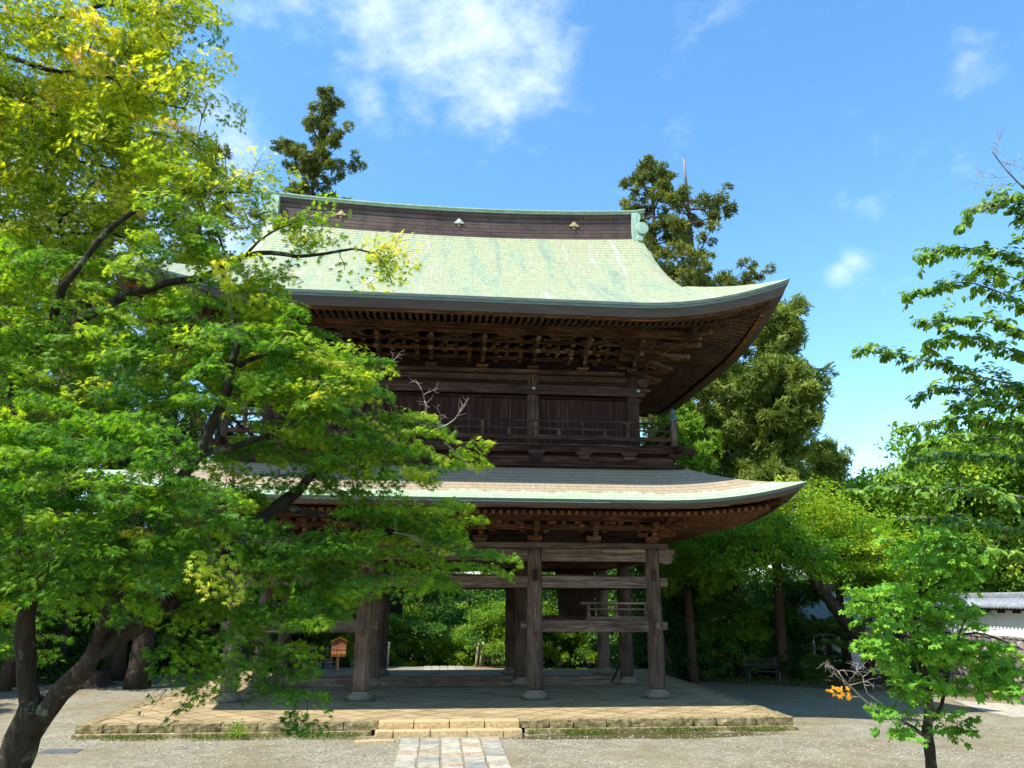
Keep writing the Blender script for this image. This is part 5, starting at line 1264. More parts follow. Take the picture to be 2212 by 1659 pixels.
V, T, Ti = scatter(OVAL, np.array(P), np.array(F), np.array(Nn), np.array(S), np.array(Ti)); link('crown', tri_mesh('crown', V, T, Ti), M['leaf_cherry'], m4)

# ------------------------------------------------------------------ conifers
def conifer(name, H, r_low, r_top_pow, seed, mat, label, loc, group=None, bare=.25, spire=0, gap=.0, tuft=.42, nt=14, m_=6, lean_to=None, droop=.0, dens=1.0, cat_='tree', tm='cedar', barkm='bark_cedar', rt=.3, w=.11):
    rng = np.random.default_rng(seed)
    root = empty(name, loc, label, cat_, group); mb = MB(); n = 14
    lean = rng.normal(size=2) * .01 * H
    if lean_to is not None: lean = np.array(lean_to)
    ax = [Vector((lean[0] * (i / n) ** 2, lean[1] * (i / n) ** 2, H * i / n - .3 * (i == 0))) for i in range(n + 1)]
    mb.tube(ax, [max(.03, rt * (1 - i / n) ** .8 + .02) * (1.35 if i == 0 else 1) for i in range(n + 1)], 12)
    mb.build('trunk', M[barkm], root, world=False)
    if spire: MB().tube([ax[-1] * .93, ax[-1] * .965, ax[-1] * 1.0], [.075, .06, .03], 6).build('bare_spire', M['dead_wood'], root, world=False)
    lm = MB(); P = []; S = []; Ti = []; D_ = []
    z = H * bare
    while z < H * (1 - spire) - .2:
        t = (z - H * bare) / (H * (1 - bare)); R_ = r_low * (1 - t) ** r_top_pow * (.75 + .35 * math.sin(z * 1.3 + seed)) + .35
        if rng.random() > gap:
            a = rng.uniform(0, 2 * math.pi); L = R_ * rng.uniform(.7, 1.15); up = rng.uniform(-.15, .35) - droop
            d = np.array([math.cos(a), math.sin(a), up]); s0 = np.array([lean[0] * (z / H) ** 2, lean[1] * (z / H) ** 2, z]); pts = [s0 + d * L * q + np.array([0, 0, .12 * L * q * q]) for q in (0, .35, .7, 1)]
            lm.tube(pts, [.05 * rt / .3 + .01, .035, .022, .01], 5, False)
            k = max(2, int(L * 2.1 * dens + .5))
            for i in range(k):
                q = (.35 + .7 * (i + rng.uniform(.2, 1)) / k) if k > 2 else rng.uniform(.55, 1.05); c_ = s0 + d * L * q + np.array([0, 0, .12 * L * q * q]) + rng.normal(size=3) * np.array([.28, .28, .12]) * (.4 + L * .22); sub = rng.uniform(.75, 1.25) * tuft * .95; tc_ = rng.normal() * .14
                if i < k - 1 and rng.random() < .6: lm.tube([s0 + d * L * q * .9, c_], [.012, .006], 4, False)
                for _ in range(m_):
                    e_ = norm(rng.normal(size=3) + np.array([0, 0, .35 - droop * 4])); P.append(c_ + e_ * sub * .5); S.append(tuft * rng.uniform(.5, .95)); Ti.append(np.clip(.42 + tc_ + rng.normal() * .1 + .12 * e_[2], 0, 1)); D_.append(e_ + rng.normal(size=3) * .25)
        z += rng.uniform(.08, .22) / dens * max(.6, H / 18)
    for i in range(6):
        P.append(np.array([lean[0], lean[1], H * (1 - spire) - .2 * i]) + rng.normal(size=3) * .12); S.append(tuft * .7); Ti.append(.5); D_.append(np.array([0, 0, 1.0]))
    lm.build('branches', M[barkm], root, world=False)
    P = np.array(P); S = np.array(S); Ti = np.array(Ti); D_ = np.array(D_); parts = []
    for v in range(4):
        tmpl = tuft_template(nt, rng, 1.0, w, .9 if droop < .1 else .5); k = np.arange(len(P)) % 4 == v
        tp = tmpl[0][:, [0, 2, 1]]; parts.append(scatter((tp, tmpl[1]), P[k], D_[k] + 1e-3, rng.normal(size=(k.sum(), 3)), S[k], Ti[k]))
    V, T, A_ = cat(parts); A_ = np.clip(A_ + rng.normal(size=len(A_) // 5).repeat(5)[:len(A_)] * .08 if len(A_) % 5 == 0 else A_, 0, 1)
    link('crown', tri_mesh('crown', V, T, A_), M[mat], root, world=False)
    return root
def at_ground(px, py, dep):
    p = W(px, py, dep); g = float(ground_z(p[0], p[1])); return (p[0], p[1], g), p[2] - g
for (px, py, dep, kw) in [
    (680, 222, 45, dict(r_low=3.3, r_top_pow=.42, seed=3, label='tall dark cedar with ragged top rising behind the left end of the roof ridge', bare=.5, gap=.0, dens=1.5)),
    (1398, 352, 42, dict(r_low=2.9, r_top_pow=.38, seed=14, label='tall cedar with dense tufts directly right of the roof ridge', bare=.4, dens=1.3)),
    (1486, 335, 40, dict(r_low=5.2, r_top_pow=.62, seed=9, label='cedar with a bare white spire behind the right slope of the roof', bare=.4, spire=.075, dens=1.1))]:
    loc, H = at_ground(px, py, dep)
    conifer('cedar_tree', H, mat='leaf_cedar', loc=loc, group='tall cedars behind the gate', rt=.36, tuft=.36, nt=15, w=.085, m_=9, **kw)
def leaning(px, py, dep, bx, by):
    p = W(px, py, dep); q = W(bx, by, dep * .93); g = float(ground_z(q[0], q[1])); return (q[0], q[1], g), p[2] - g, (p[0] - q[0], p[1] - q[1])
loc, H, ln_ = leaning(1688, 655, 34, 1694, 1452)
conifer('cypress_tree', H, 2.15, .36, 5, 'leaf_hinoki', 'big sunlit cypress standing right of the lower roof corner', loc, bare=.36, droop=.10, tuft=.46, nt=14, dens=2.5, barkm='bark_cedar', rt=.22, w=.065, lean_to=ln_)
loc, H, ln_ = leaning(1560, 790, 35, 1604, 1452)
conifer('cypress_tree', H, 1.9, .36, 6, 'leaf_hinoki', 'brownish green cypress between the upper roof eave and the big cypress', loc, bare=.32, droop=.1, tuft=.46, nt=14, dens=2.0, rt=.17, w=.065, lean_to=ln_)
loc, H = at_ground(1460, 850, 34)
conifer('cypress_tree', H, 1.8, .5, 8, 'leaf_bright', 'bright yellow green conifer beside the balcony corner post', loc, bare=.3, droop=.05, tuft=.44, nt=14, dens=1.9, rt=.18, w=.075)
loc, H = at_ground(1775, 955, 38)
conifer('cypress_tree', H, 2.8, .6, 18, 'leaf_hinoki', 'lower spreading cypress at the right foot of the big one', loc, bare=.42, droop=.14, tuft=.46, nt=14, dens=1.9, rt=.2, w=.065)
# left conifers seen through the maples
for (px, py, dep, sd_, rl) in [(450, 300, 42, 21, 3.6), (300, 180, 46, 22, 3.6), (120, 260, 40, 23, 3.6), (-40, 200, 44, 24, 3.8), (560, 640, 40, 25, 2.8), (210, 520, 34, 26, 3.2), (380, 560, 36, 27, 3.0), (20, 560, 32, 28, 3.0)]:
    loc, H = at_ground(px, py, dep)
    lab_ = {21: 'slim cedar just left of the roof ridge end', 22: 'tallest cedar behind the overhanging maple', 23: 'cedar behind the upper left maple branches', 24: 'cedar at the far left edge of the wood', 25: 'short cedar behind the left end of the upper roof', 26: 'mid height cedar behind the left maple limbs', 27: 'cedar with thick dark trunk behind the maple', 28: 'shorter cedar behind the lower left maple foliage'}[sd_]
    if sd_ in (21, 26): pc = {0: None}; pc[0] = conifer('cedar_tree', H, rl, .7, sd_, 'leaf_cedar', lab_, loc, group='cedars of the left wood', bare=.25, dens=.85, tuft=.6, nt=13, rt=.4, w=.08); PCS = globals().setdefault('PCS', {}); PCS[sd_] = (pc[0], H)
    else:
        src, H0 = PCS[21]; copy_tree(src, None, loc, sd_ * 1.3, (H / H0 * .95, H / H0 * .95, H / H0), lab_, 'cedars of the left wood')

# ------------------------------------------------------------------ broadleaf trees and shrubs
def broad(name, H, R_, seed, mat, n=9000, leaf=.16, trunk=.25, blobs=9, loc=(0, 0, 0), label=None, group=None, cat_='tree', low=.35, tmpl=None, barkm='bark_dark'):
    rng = np.random.default_rng(seed); root = empty(name, loc, label, cat_, group); mb = MB()
    C = []
    for i in range(blobs):
        a = rng.uniform(0, 2 * math.pi); q = math.sqrt(rng.uniform(0, 1)) * .72; z = rng.uniform(low + .1, .86)
        C.append((q * R_ * math.cos(a) * (1.2 - z * .5), q * R_ * math.sin(a) * (1.2 - z * .5), z * H, R_ * rng.uniform(.28, .48)))
    C.append((0, 0, H * .84, R_ * .4))
    mb.tube([(0, 0, -.3), (.02 * H, 0, H * .25), (.0, .02 * H, H * .5), (0, 0, H * .75)], [trunk, trunk * .8, trunk * .5, trunk * .2], 9)
    for (x, y, z, r) in C: mb.tube([(0, 0, max(.15 * H, z * .5)), (x * .5, y * .5, z * .8), (x, y, z)], [trunk * .4, trunk * .22, .02], 6, False)
    mb.build('trunk', M[barkm], root, world=False)
    P = []; F = []; Ti = []
    per = n // len(C)
    for (x, y, z, r) in C:
        # sub-clumps on the shell of each lobe
        sub = 16; dirs_ = norm(rng.normal(size=(sub, 3))); dirs_[:, 2] = dirs_[:, 2] * .8 + .15; cc = np.array([x, y, z]) + dirs_ * r * rng.uniform(.55, 1.05, (sub, 1)) * np.array([1, 1, .75])
        k = per // sub + 1; p = np.repeat(cc, k, 0) + rng.normal(size=(sub * k, 3)) * r * .2 * np.array([1, 1, .55]); P.append(p); F.append(np.repeat(dirs_, k, 0) + rng.normal(size=(sub * k, 3)) * .6 - np.array([0, 0, .2])); Ti.append(np.clip(np.repeat(rng.normal(size=sub) * .13 + .45, k) + rng.normal(size=sub * k) * .13, 0, 1))
    P = np.concatenate(P); F = np.concatenate(F); Ti = np.concatenate(Ti); P[:, 2] = np.maximum(P[:, 2], .1); nn = np.tile([0, 0, 1.0], (len(P), 1)) + rng.normal(size=P.shape) * .55
    V, T, A_ = scatter(tmpl or LEAF4, P, F, nn, leaf * rng.uniform(.6, 1.25, len(P)), Ti); link('crown', tri_mesh('crown', V, T, A_), M[mat], root, world=False)
    return root
# prototypes of background trees and shrubs, then copies
protos = {}
protos['dark'] = broad('broadleaf_tree', 9, 3.6, 31, 'leaf_dark', 26000, .16, .26, 11)
protos['green'] = broad('broadleaf_tree', 8, 3.6, 32, 'leaf_shrub', 26000, .15, .22, 11)
protos['bright'] = broad('broadleaf_tree', 7, 3.6, 33, 'leaf_bright', 26000, .15, .22, 11)
protos['shrub'] = broad('shrub', 2.6, 1.5, 34, 'leaf_shrub', 10000, .10, .06, 9, low=.1)
protos['brightshrub'] = broad('shrub', 2.8, 1.6, 35, 'leaf_bright', 10000, .10, .06, 9, low=.1)
protos['darkshrub'] = broad('shrub', 2.4, 1.6, 36, 'leaf_dark', 10000, .11, .06, 9, low=.05)
used = set()
def plant(kind, x, y, s, rz_, label, group, cat_, sz=None):
    g = float(ground_z(x, y)) - .05; p = protos[kind]; scl = (s, s, s * (sz or 1))
    if kind not in used:
        used.add(kind); o = p; o.location = (x, y, g); o.rotation_euler = (0, 0, rz_); o.scale = scl
    else: o = copy_tree(p, None, (x, y, g), rz_, scl)
    o['label'] = label; o['group'] = group; o['category'] = cat_; return o
R = random.Random(99)
# far rows of the wood behind
row = [('dark', -5.5, 27, .85), ('green', -1.5, 28.5, .9), ('dark', 2.5, 27, .9), ('green', 6, 29, .95)]
for i in range(15): row.append(('dark' if i % 3 else 'green', -36 + i * 5.2 + R.uniform(-1, 1), 36 + R.uniform(-3, 4), R.uniform(.95, 1.25)))
for i in range(14): row.append((['dark', 'green', 'dark'][i % 3], -34 + i * 4.6 + R.uniform(-1, 1), 28 + R.uniform(-1.5, 2), R.uniform(.7, .95)))
for i in range(7): row.append((['dark', 'dark', 'green'][i % 3], -34 + i * 4.2 + R.uniform(-1, 1), 20 + R.uniform(-1, 2), R.uniform(.7, .95)))
for k, x, y, s in row:
    if x > 14 and y > 25: s *= .68
    plant(k, x, y, s, R.uniform(0, 6.28), {'dark': 'dark leafy tree standing in the wood behind the gate', 'green': 'mid green leafy tree standing in the wood behind the gate'}[k], 'trees of the wood behind the gate', 'tree')
# sunlit trees on the right
for i, (px, py, dep, k) in enumerate([(1960, 1010, 34, 'bright'), (2070, 960, 34, 'bright'), (2190, 930, 36, 'bright'), (1925, 1080, 44, 'bright'), (2120, 1090, 34, 'bright'), (2010, 1120, 38, 'green'), (2250, 1050, 34, 'bright'), (1860, 1165, 46, 'bright')]):
    loc, H = at_ground(px, py, dep); h0 = {'bright': 6.6, 'green': 7.6}[k]
    plant(k, loc[0], loc[1], H / h0, R.uniform(0, 6), ['bright yellow green tree right of the sky gap', 'yellowish tree in the middle of the right group', 'green tree behind the cherry branches at the right edge', 'small bright tree at the foot of the sky gap', 'green tree behind the tiled wall', 'mid green tree behind the young maple', 'bright tree at the right edge over the wall', 'far bright tree low in the sky gap'][i], 'sunlit trees on the right', 'tree')
for i, (x, y, s, k) in enumerate([(-17.5, -3.5, .75, 'green'), (-18.5, 1.0, .8, 'dark'), (-19.5, 5.5, .9, 'green'), (-23, 2, 1.0, 'dark'), (-24, 9, 1.1, 'green')]):
    plant(k, x, y, s, i * 1.3, ['leafy tree at the left edge behind the maples, nearest one', 'dark tree at the left edge beyond the nearest one', 'green tree at the left edge beside the gravel', 'darker tree deeper behind the left edge', 'far green tree at the left edge'][i], 'trees along the left edge of the courtyard', 'tree')
# shrubs beyond the gate and under the trees
SH = []
for i in range(11): SH.append(('brightshrub' if i % 3 != 1 else 'shrub', 3.4 + i * .95 + R.uniform(-.3, .3), 17.3 + R.uniform(-.3, 1.0) - i * .2, R.uniform(.75, 1.25), 'sunlit shrub in the hedge row seen between the right columns'))
for i in range(9): SH.append(('brightshrub' if i % 2 else 'shrub', 3.0 + i * 1.4 + R.uniform(-.3, .3), 19.2 + R.uniform(-.6, 1.2), R.uniform(1.5, 2.0), 'taller bright bush behind the hedge row right of centre'))
for i in range(9): SH.append((['darkshrub', 'shrub'][i % 2], 9.5 + i * .85 + R.uniform(-.3, .3), 12.2 + R.uniform(-.4, .9) + (i > 5) * .6, R.uniform(.8, 1.3), 'shaded dark shrub behind the right bench'))
for i in range(7): SH.append((['shrub', 'darkshrub'][i % 2], 9.5 + i * 1.2 + R.uniform(-.3, .3), 15.3 + R.uniform(-.4, .9), R.uniform(1.5, 2.1), 'tall dark bush behind the shaded shrubs on the right'))
for i, (x, y, s, k) in enumerate([(-3.2, 20.6, 1.2, 'brightshrub'), (-1.9, 20.8, 1.35, 'shrub'), (-.4, 22.6, 1.3, 'brightshrub'), (1.0, 21.0, 1.1, 'brightshrub'), (2.2, 19.2, 1.2, 'brightshrub'), (1.6, 24, 1.7, 'shrub'), (-4.6, 18.6, 1.3, 'brightshrub'), (-6.2, 19.3, 1.4, 'brightshrub'), (-2.6, 25, 1.9, 'brightshrub'), (0, 27, 2.2, 'green_'), (-4.8, 23, 1.6, 'shrub'), (3.4, 23.5, 1.9, 'brightshrub')]):
    SH.append((k if k in protos else 'shrub', x, y, s, 'bush beyond the far paving, in front of the little roofed gate'))
for i in range(18): SH.append((['shrub', 'darkshrub', 'darkshrub'][i % 3], -6.5 - i * 1.25 + R.uniform(-.5, .5), 17.4 + R.uniform(-1.2, 1.8) - i * .15, R.uniform(.8, 1.4), 'undergrowth shrub between the trunks of the left wood'))
for i in range(10): SH.append((['darkshrub', 'shrub'][i % 2], -8.5 - i * 2.2 + R.uniform(-.5, .5), 21.5 + R.uniform(-1.2, 1.8), R.uniform(1.5, 2.2), 'tall shrub deep in the left wood'))
for i, (x, y, s, k) in enumerate([(9.2, 12.6, 1.3, 'shrub'), (10.2, 11.9, 1.45, 'darkshrub'), (11.2, 11.6, 1.2, 'shrub'), (12.3, 11.4, 1.4, 'shrub'), (13.4, 11.8, 1.1, 'brightshrub'), (14.6, 11.0, .7, 'darkshrub'), (15.3, 9.6, .45, 'shrub'), (16.9, 11.2, .5, 'darkshrub'), (18.3, 8.6, .6, 'darkshrub')]): SH.append((k, x, y, s, 'leafy bush under the trees right of the gate, by the shaded bench'))
for i, (x, y, s, k) in enumerate([(-17.5, 10.5, 1.1, 'shrub'), (-16.2, 12.2, 1.3, 'darkshrub'), (-15, 13.2, 1.2, 'shrub'), (-13.6, 14.3, 1.3, 'darkshrub'), (-12.4, 15.2, 1.2, 'shrub'), (-19, 9, 1.3, 'darkshrub'), (-14.5, 16, 1.8, 'darkshrub'), (-17, 15, 1.9, 'shrub'), (-11.2, 17.5, 1.7, 'shrub')]): SH.append((k, x, y, s, 'bush at the edge of the left wood behind the big maple'))
for k, x, y, s, lab in SH: plant(k, x, y, s, R.uniform(0, 6.28), lab, lab + 's' if False else 'shrubs around the courtyard', 'shrub')

# trunks of the left wood: tall bare stems with their own foliage high up
for i, (px, py, dep, r, mt_, lab) in enumerate([(12, 1470, 27, .2, 'bark_cedar', 'reddish cedar trunk at the far left edge'), (300, 1450, 28, .42, 'bark_dark', 'very thick dark trunk behind the fork of the big maple'), (232, 1445, 31, .2, 'bark_cedar', 'slim brown trunk left of the thick one'), (420, 1445, 34, .22, 'bark_dark', 'dark trunk behind the left benches'), (372, 1440, 36, .18, 'bark_dark', 'slender leaning trunk deep in the left wood'), (130, 1455, 30, .22, 'bark_dark', 'dark trunk left of the mossy stump'), (540, 1425, 38, .26, 'bark_dark', 'trunk beyond the benches near the gate'), (850, 1420, 42, .5, 'bark_dark', 'thick trunk beyond the far paving left of centre'), (905, 1420, 46, .35, 'bark_cedar', 'brown trunk beyond the little roofed gate'), (650, 1420, 40, .3, 'bark_dark', 'trunk behind the wooden notice board'),
                                              (1510, 1450, 33, .2, 'bark_dark', 'dark trunk between the corner column and the bench'), (1468, 1450, 33, .18, 'bark_dark', 'dark trunk beside the leaning stump'), (1250, 1430, 38, .18, 'bark_cedar', 'slim reddish trunk in the hedge row')]):
    p = atg = None
    v = FW + RT * (px - 1106) / FOC - UP * (py - 829.5) / FOC; p = CAM + v * dep; g = float(ground_z(p[0], p[1]))
    loc = (p[0], p[1], g); H = R.uniform(9, 13) if px < 1000 else R.uniform(6, 8)
    rr = np.random.default_rng(200 + i); root = empty('bare_trunk_tree' if False else 'woodland_tree', loc, lab, 'tree', 'tree trunks of the surrounding wood')
    mb = MB(); ln = rr.normal(size=2) * .25; n = 10
    pts = [(ln[0] * (k / n) ** 1.5, ln[1] * (k / n) ** 1.5, H * k / n - .2) for k in range(n + 1)]
    mb.tube(pts, [r * (1.25 if k == 0 else 1.04 if k == 1 else 1) * (1 - .5 * k / n) for k in range(n + 1)], 14); 
    P = []; F = []
    for k in range(9):
        z = H * rr.uniform(.42, 1); a = rr.uniform(0, 6.28); L = rr.uniform(.8, 2.0); e = np.array([ln[0] * (z / H) ** 1.5 + L * math.cos(a), ln[1] * (z / H) ** 1.5 + L * math.sin(a), z + rr.uniform(-.2, .5)])
        mb.tube([(ln[0] * (z / H) ** 1.5, ln[1] * (z / H) ** 1.5, z), (e + np.array([ln[0], ln[1], z])) / 2, e], [r * .25, r * .15, .02], 5, False)
        q = rr.normal(size=(420, 3)) * np.array([.7, .7, .35]) + e; P.append(q); F.append(norm(q - e) + rr.normal(size=q.shape) * .5)
    mb.build('trunk', M[mt_], root, world=False); P = np.concatenate(P); F = np.concatenate(F)
    V, T, A_ = scatter(LEAF4, P, F, np.tile([0, 0, 1.], (len(P), 1)) + rr.normal(size=P.shape) * .5, rr.uniform(.12, .24, len(P)), np.clip(rr.normal(size=len(P)) * .2 + .4, 0, 1)); link('crown', tri_mesh('crown', V, T, A_), M['leaf_dark'], root, world=False)

# leaning maple behind the bench, right
rng = np.random.default_rng(15)
f5 = W(1888, 1460, 29.5); f5[2] = float(ground_z(f5[0], f5[1])) - .1
m5 = empty('leaning_maple', tuple(f5), 'maple with a curved leaning trunk and layered green crown on the right', 'tree'); s5 = Skeleton()
s5.limb([f5, W(1880, 1415, 29.5), W(1850, 1372, 29.3), W(1805, 1312, 29), W(1772, 1270, 28.8), W(1735, 1215, 28.5), W(1700, 1196, 28.2), W(1655, 1192, 28)], .42, .13, 12, .04, 60)
s5.limb([W(1772, 1270, 28.8), W(1740, 1180, 29), W(1700, 1120, 29)], .16, .04, 8, .03, 61); s5.limb([W(1850, 1372, 29.3), W(1900, 1300, 30), W(1960, 1230, 30.5)], .18, .05, 8, .03, 62)
s5.limb([W(1900, 1300, 30), W(1840, 1220, 30), W(1790, 1180, 30)], .12, .04, 8, .03, 63); s5.limb([W(1700, 1196, 28.2), W(1600, 1190, 27.6), W(1520, 1200, 27)], .1, .03, 8, .03, 64)
allc = []; meta = []
for poly, n, d0, d1, ti in [([(1480, 1180), (1600, 1120), (1700, 1110), (1800, 1160), (1780, 1240), (1650, 1230), (1540, 1225)], 90, 26, 30, .35), ([(1640, 1110), (1700, 1060), (1760, 1050), (1840, 1110), (1900, 1130), (1900, 1180), (1700, 1160)], 70, 27, 31, .54),
                            ([(1760, 1150), (1920, 1130), (2010, 1170), (2010, 1260), (1880, 1240), (1780, 1210)], 70, 28, 32, .5), ([(1840, 1240), (2000, 1230), (2000, 1320), (1880, 1310)], 26, 29, 32, .3)]:
    pts = poly_points(poly, n, d0, d1, rng); allc.append(pts); meta += [ti] * n
allc = np.concatenate(allc); dirs = s5.connect(allc, .03, .01, rng); fol = []
for ki in range(len(allc)):
    t_ = meta[ki] + rng.normal() * .12; fol.append(sprays(allc[ki:ki + 1], dirs[ki:ki + 1], .95, 120, LEAF4, .15, rng, lambda c: t_, .3, .22, None, .45))
s5.mb.build('trunk', M['bark_maple'], m5); s5.tw.build('twigs', M['twig'], m5)
V, T, Ti = cat(fol); link('crown', tri_mesh('crown', V, T, Ti), M['leaf_maple'], m5)

# leaning cut stump beside the corner, mossy stump at left
def stump(loc, H, r, label, lean=(0, 0), seed=0):
    rr = random.Random(seed); mb = MB(); n = 14; prof = [(1.75, -.1), (1.4, .06), (1.1, .25), (1.0, .6), (.95, 1.0)]; vs = []
    for q, t in prof:
        for i in range(n):
            a = 2 * math.pi * i / n; k = r * q * (1 + .22 * math.sin(a * 4 + seed) * max(0, 1.3 - t)); vs.append((k * math.cos(a) + lean[0] * t, k * math.sin(a) + lean[1] * t, H * t + rr.uniform(-.02, .02)))
    fs = [(j * n + i, j * n + (i + 1) % n, (j + 1) * n + (i + 1) % n, (j + 1) * n + i) for j in range(len(prof) - 1) for i in range(n)] + [tuple((len(prof) - 1) * n + i for i in range(n))]
    mb.add(vs, fs, False); o = mb.build('tree_stump', M['bark_cedar']); o.location = loc; tag(o, label, 'stump'); return o
p = W(1440, 1452, 31); stump((p[0], p[1], float(ground_z(p[0], p[1]))), 1.9, .3, 'tapering cut trunk just right of the corner column', (-.35, .1), 3)
p = W(195, 1462, 28.5); stump((p[0], p[1], float(ground_z(p[0], p[1]))), .55, .62, 'low broad old stump on the gravel behind the big maple', (0, 0), 5)

# ------------------------------------------------------------------ fan palm
rng = np.random.default_rng(16); p = W(1786, 1372, 33); gpz = float(ground_z(p[0], p[1]))
palm = empty('fan_palm', (p[0], p[1], gpz), 'fan palm with round spiky leaves left of the leaning maple trunk', 'palm')
hh = p[2] - gpz; MB().tube([(0, 0, -.1), (.05, 0, hh * .5), (0, 0, hh)], [.14, .13, .12], 10).build('trunk', M['bark_cedar'], palm, world=False)
PV = []; PT = []; PA = []; o_ = 0; stm = MB()
for i in range(20):
    a = i * 2.4; e = rng.uniform(-.5, 1.1); d = np.array([math.cos(a) * math.cos(e), math.sin(a) * math.cos(e), math.sin(e)]); q = np.array([0, 0, hh]) + d * rng.uniform(.5, .75); stm.tube([(0, 0, hh), q], [.02, .012], 4, False)
    s_ = norm(np.cross(d, [0, 0, 1])); u_ = np.cross(s_, d)
    for k in range(22):
        b = (k / 21 - .5) * 4.4; f = d * math.cos(b) + s_ * math.sin(b); L = rng.uniform(.55, .7); w_ = np.cross(f, u_) * .028; tip = q + f * L - np.array([0, 0, .16])
        PV += [q, q + f * L * .55 + w_, tip, q + f * L * .55 - w_]; PT += [(o_, o_ + 1, o_ + 2), (o_, o_ + 2, o_ + 3)]; PA += [rng.uniform(0, 1)] * 4; o_ += 4
stm.build('stems', M['leaf_shrub'], palm, world=False); link('crown', tri_mesh('crown', np.array(PV), np.array(PT), np.array(PA)), M['palm_leaf'], palm, world=False)

# ------------------------------------------------------------------ moss and low plants (uncountable)
def ground_cover(name, polyxy, n, size, mat, seed, h=.0, label=None):
    rr = np.random.default_rng(seed); xs_ = [q[0] for q in polyxy]; ys_ = [q[1] for q in polyxy]; x = rr.uniform(min(xs_), max(xs_), n * 3); y = rr.uniform(min(ys_), max(ys_), n * 3); k = in_poly(polyxy, x, y); x = x[k][:n]; y = y[k][:n]
    # clumping
    w_ = np.sin(x * 3.1 + 1) * np.cos(y * 7) + np.sin(x * 7.7) * .5; k = w_ + rr.normal(size=len(x)) * .5 > -.35; x = x[k]; y = y[k]
    z = ground_z(x, y) + h * rr.uniform(0, 1, len(x)); P = np.stack([x, y, z], 1); F = rr.normal(size=P.shape); F[:, 2] = np.abs(F[:, 2]) * .8 + .4
    V, T, A_ = scatter(LEAF4, P, F, rr.normal(size=P.shape), size * rr.uniform(.5, 1.3, len(P)), rr.uniform(0, 1, len(P))); o = link(name, tri_mesh(name, V, T, A_), M[mat]); tag(o, label, 'moss', None, 'stuff'); return o
ground_cover('moss', [(-8.0, -4.1), (-5.5, -4.22), (-1.8, -4.28), (-1.8, -3.85), (-8.0, -3.85)], 5200, .035, 'moss', 1, .09, 'low green moss and weeds along the foot of the platform, left of the steps')
ground_cover('moss', [(1.75, -3.85), (1.75, -4.05), (3.5, -4.12), (7.6, -4.02), (8.0, -3.85)], 5200, .035, 'moss', 2, .10, 'low green moss along the foot of the platform, right of the steps')
ground_cover('ground_cover', [(9.5, 10.8), (13, 9.0), (19, 7.0), (19, 12), (9, 14)], 9000, .06, 'moss', 3, .05, 'mossy green bank behind and beside the right bench')
ground_cover('ground_cover', [(-26, 11.2), (-16, 10.5), (-8, 14.5), (-6, 17), (-26, 17)], 9000, .07, 'leaf_shrub', 4, .06, 'green ground plants at the edge of the left wood')
ground_cover('ground_cover', [(3, 14.8), (14, 13.4), (14, 16), (3, 17)], 4000, .05, 'leaf_shrub', 5, .04, 'low plants along the foot of the hedge row')
rr = np.random.default_rng(77); q = rr.normal(size=(160, 3)) * np.array([.11, .06, .09]) + np.array([-4.55, -4.12, -.12]); V, T, A_ = scatter(LEAF4, q, q - np.array([-4.55, -4.1, -.3]), rr.normal(size=q.shape), rr.uniform(.04, .08, 160), rr.uniform(.3, 1, 160))
tag(link('weed', tri_mesh('weed', V, T, A_), M['leaf_bright']), 'bright green weed tuft growing at the foot of the platform', 'weed')

# ------------------------------------------------------------------ benches, notice board, fences, walls, far roofs
def bench(label, loc, rz_, L=1.5, group='benches'):
    b = empty('bench', loc, label, 'bench', group)
    for k in range(4): MB().box(-L / 2, L / 2, -.22 + k * .115, -.22 + k * .115 + .095, .41, .445).build('seat_slat', M['bench_wood'], b, .004, world=False)
    for k in range(4):
        y = .24 + k * .035; MB().box(-L / 2, L / 2, y, y + .03, .52 + k * .105, .60 + k * .105).build('back_slat', M['bench_wood'], b, .004, world=False)
    for s in (-1, 1):
        x = s * (L / 2 - .12); f = MB(); f.tube([(x, -.24, 0), (x, -.2, .39), (x, .22, .40), (x, .38, .98)], .022, 8); f.tube([(x, .33, 0), (x, .2, .4)], .022, 8); f.tube([(x, -.26, .02), (x, .35, .02)], .018, 8); f.build('frame', M['grey_metal'], b, world=False)
    return b
def onground(px, py, z=None):
    v = FW + RT * (px - 1106) / FOC - UP * (py - 829.5) / FOC; t = 20.0
    for _ in range(30):
        p = CAM + v * t; g = float(ground_z(p[0], p[1])); t += (g - p[2]) / v[2] * .8
    return CAM + v * t
p = onground(1650, 1474); bench('dark wooden bench in the shade right of the platform', (p[0], p[1], float(ground_z(p[0], p[1]))), math.radians(-12), 1.45)
bpy.context.view_layer.update()
for (px, py, rz_, lab) in [(500, 1452, 14, 'left wooden bench half hidden behind the hanging maple'), (560, 1447, 10, 'second bench from the left behind the maple'), (650, 1437, 4, 'wooden bench left of the orange notice board'), (748, 1437, 2, 'wooden bench behind the orange notice board')]:
    p = onground(px, py); o = bench(lab, (p[0], p[1], float(ground_z(p[0], p[1]))), 0, 1.75)
for o in bpy.data.objects:
    if o.name.startswith('bench') and o.type == 'EMPTY' and o['label'].startswith('dark wooden'): o.rotation_euler = (0, 0, math.radians(-10))
p = onground(729, 1454); g = float(ground_z(p[0], p[1]))
sg = empty('notice_board', (p[0], p[1], g), 'orange brown wooden notice board with peaked top on a single post', 'notice board')
MB().box(-.04, .04, -.04, .04, -.1, 1.35).build('post', M['sign_wood'], sg, .004, world=False)
MB().prism([(-.33, .72), (.33, .72), (.33, 1.36), (0, 1.52), (-.33, 1.36)], -.065, -.04).build('board', M['sign_wood'], sg, .003, world=False)
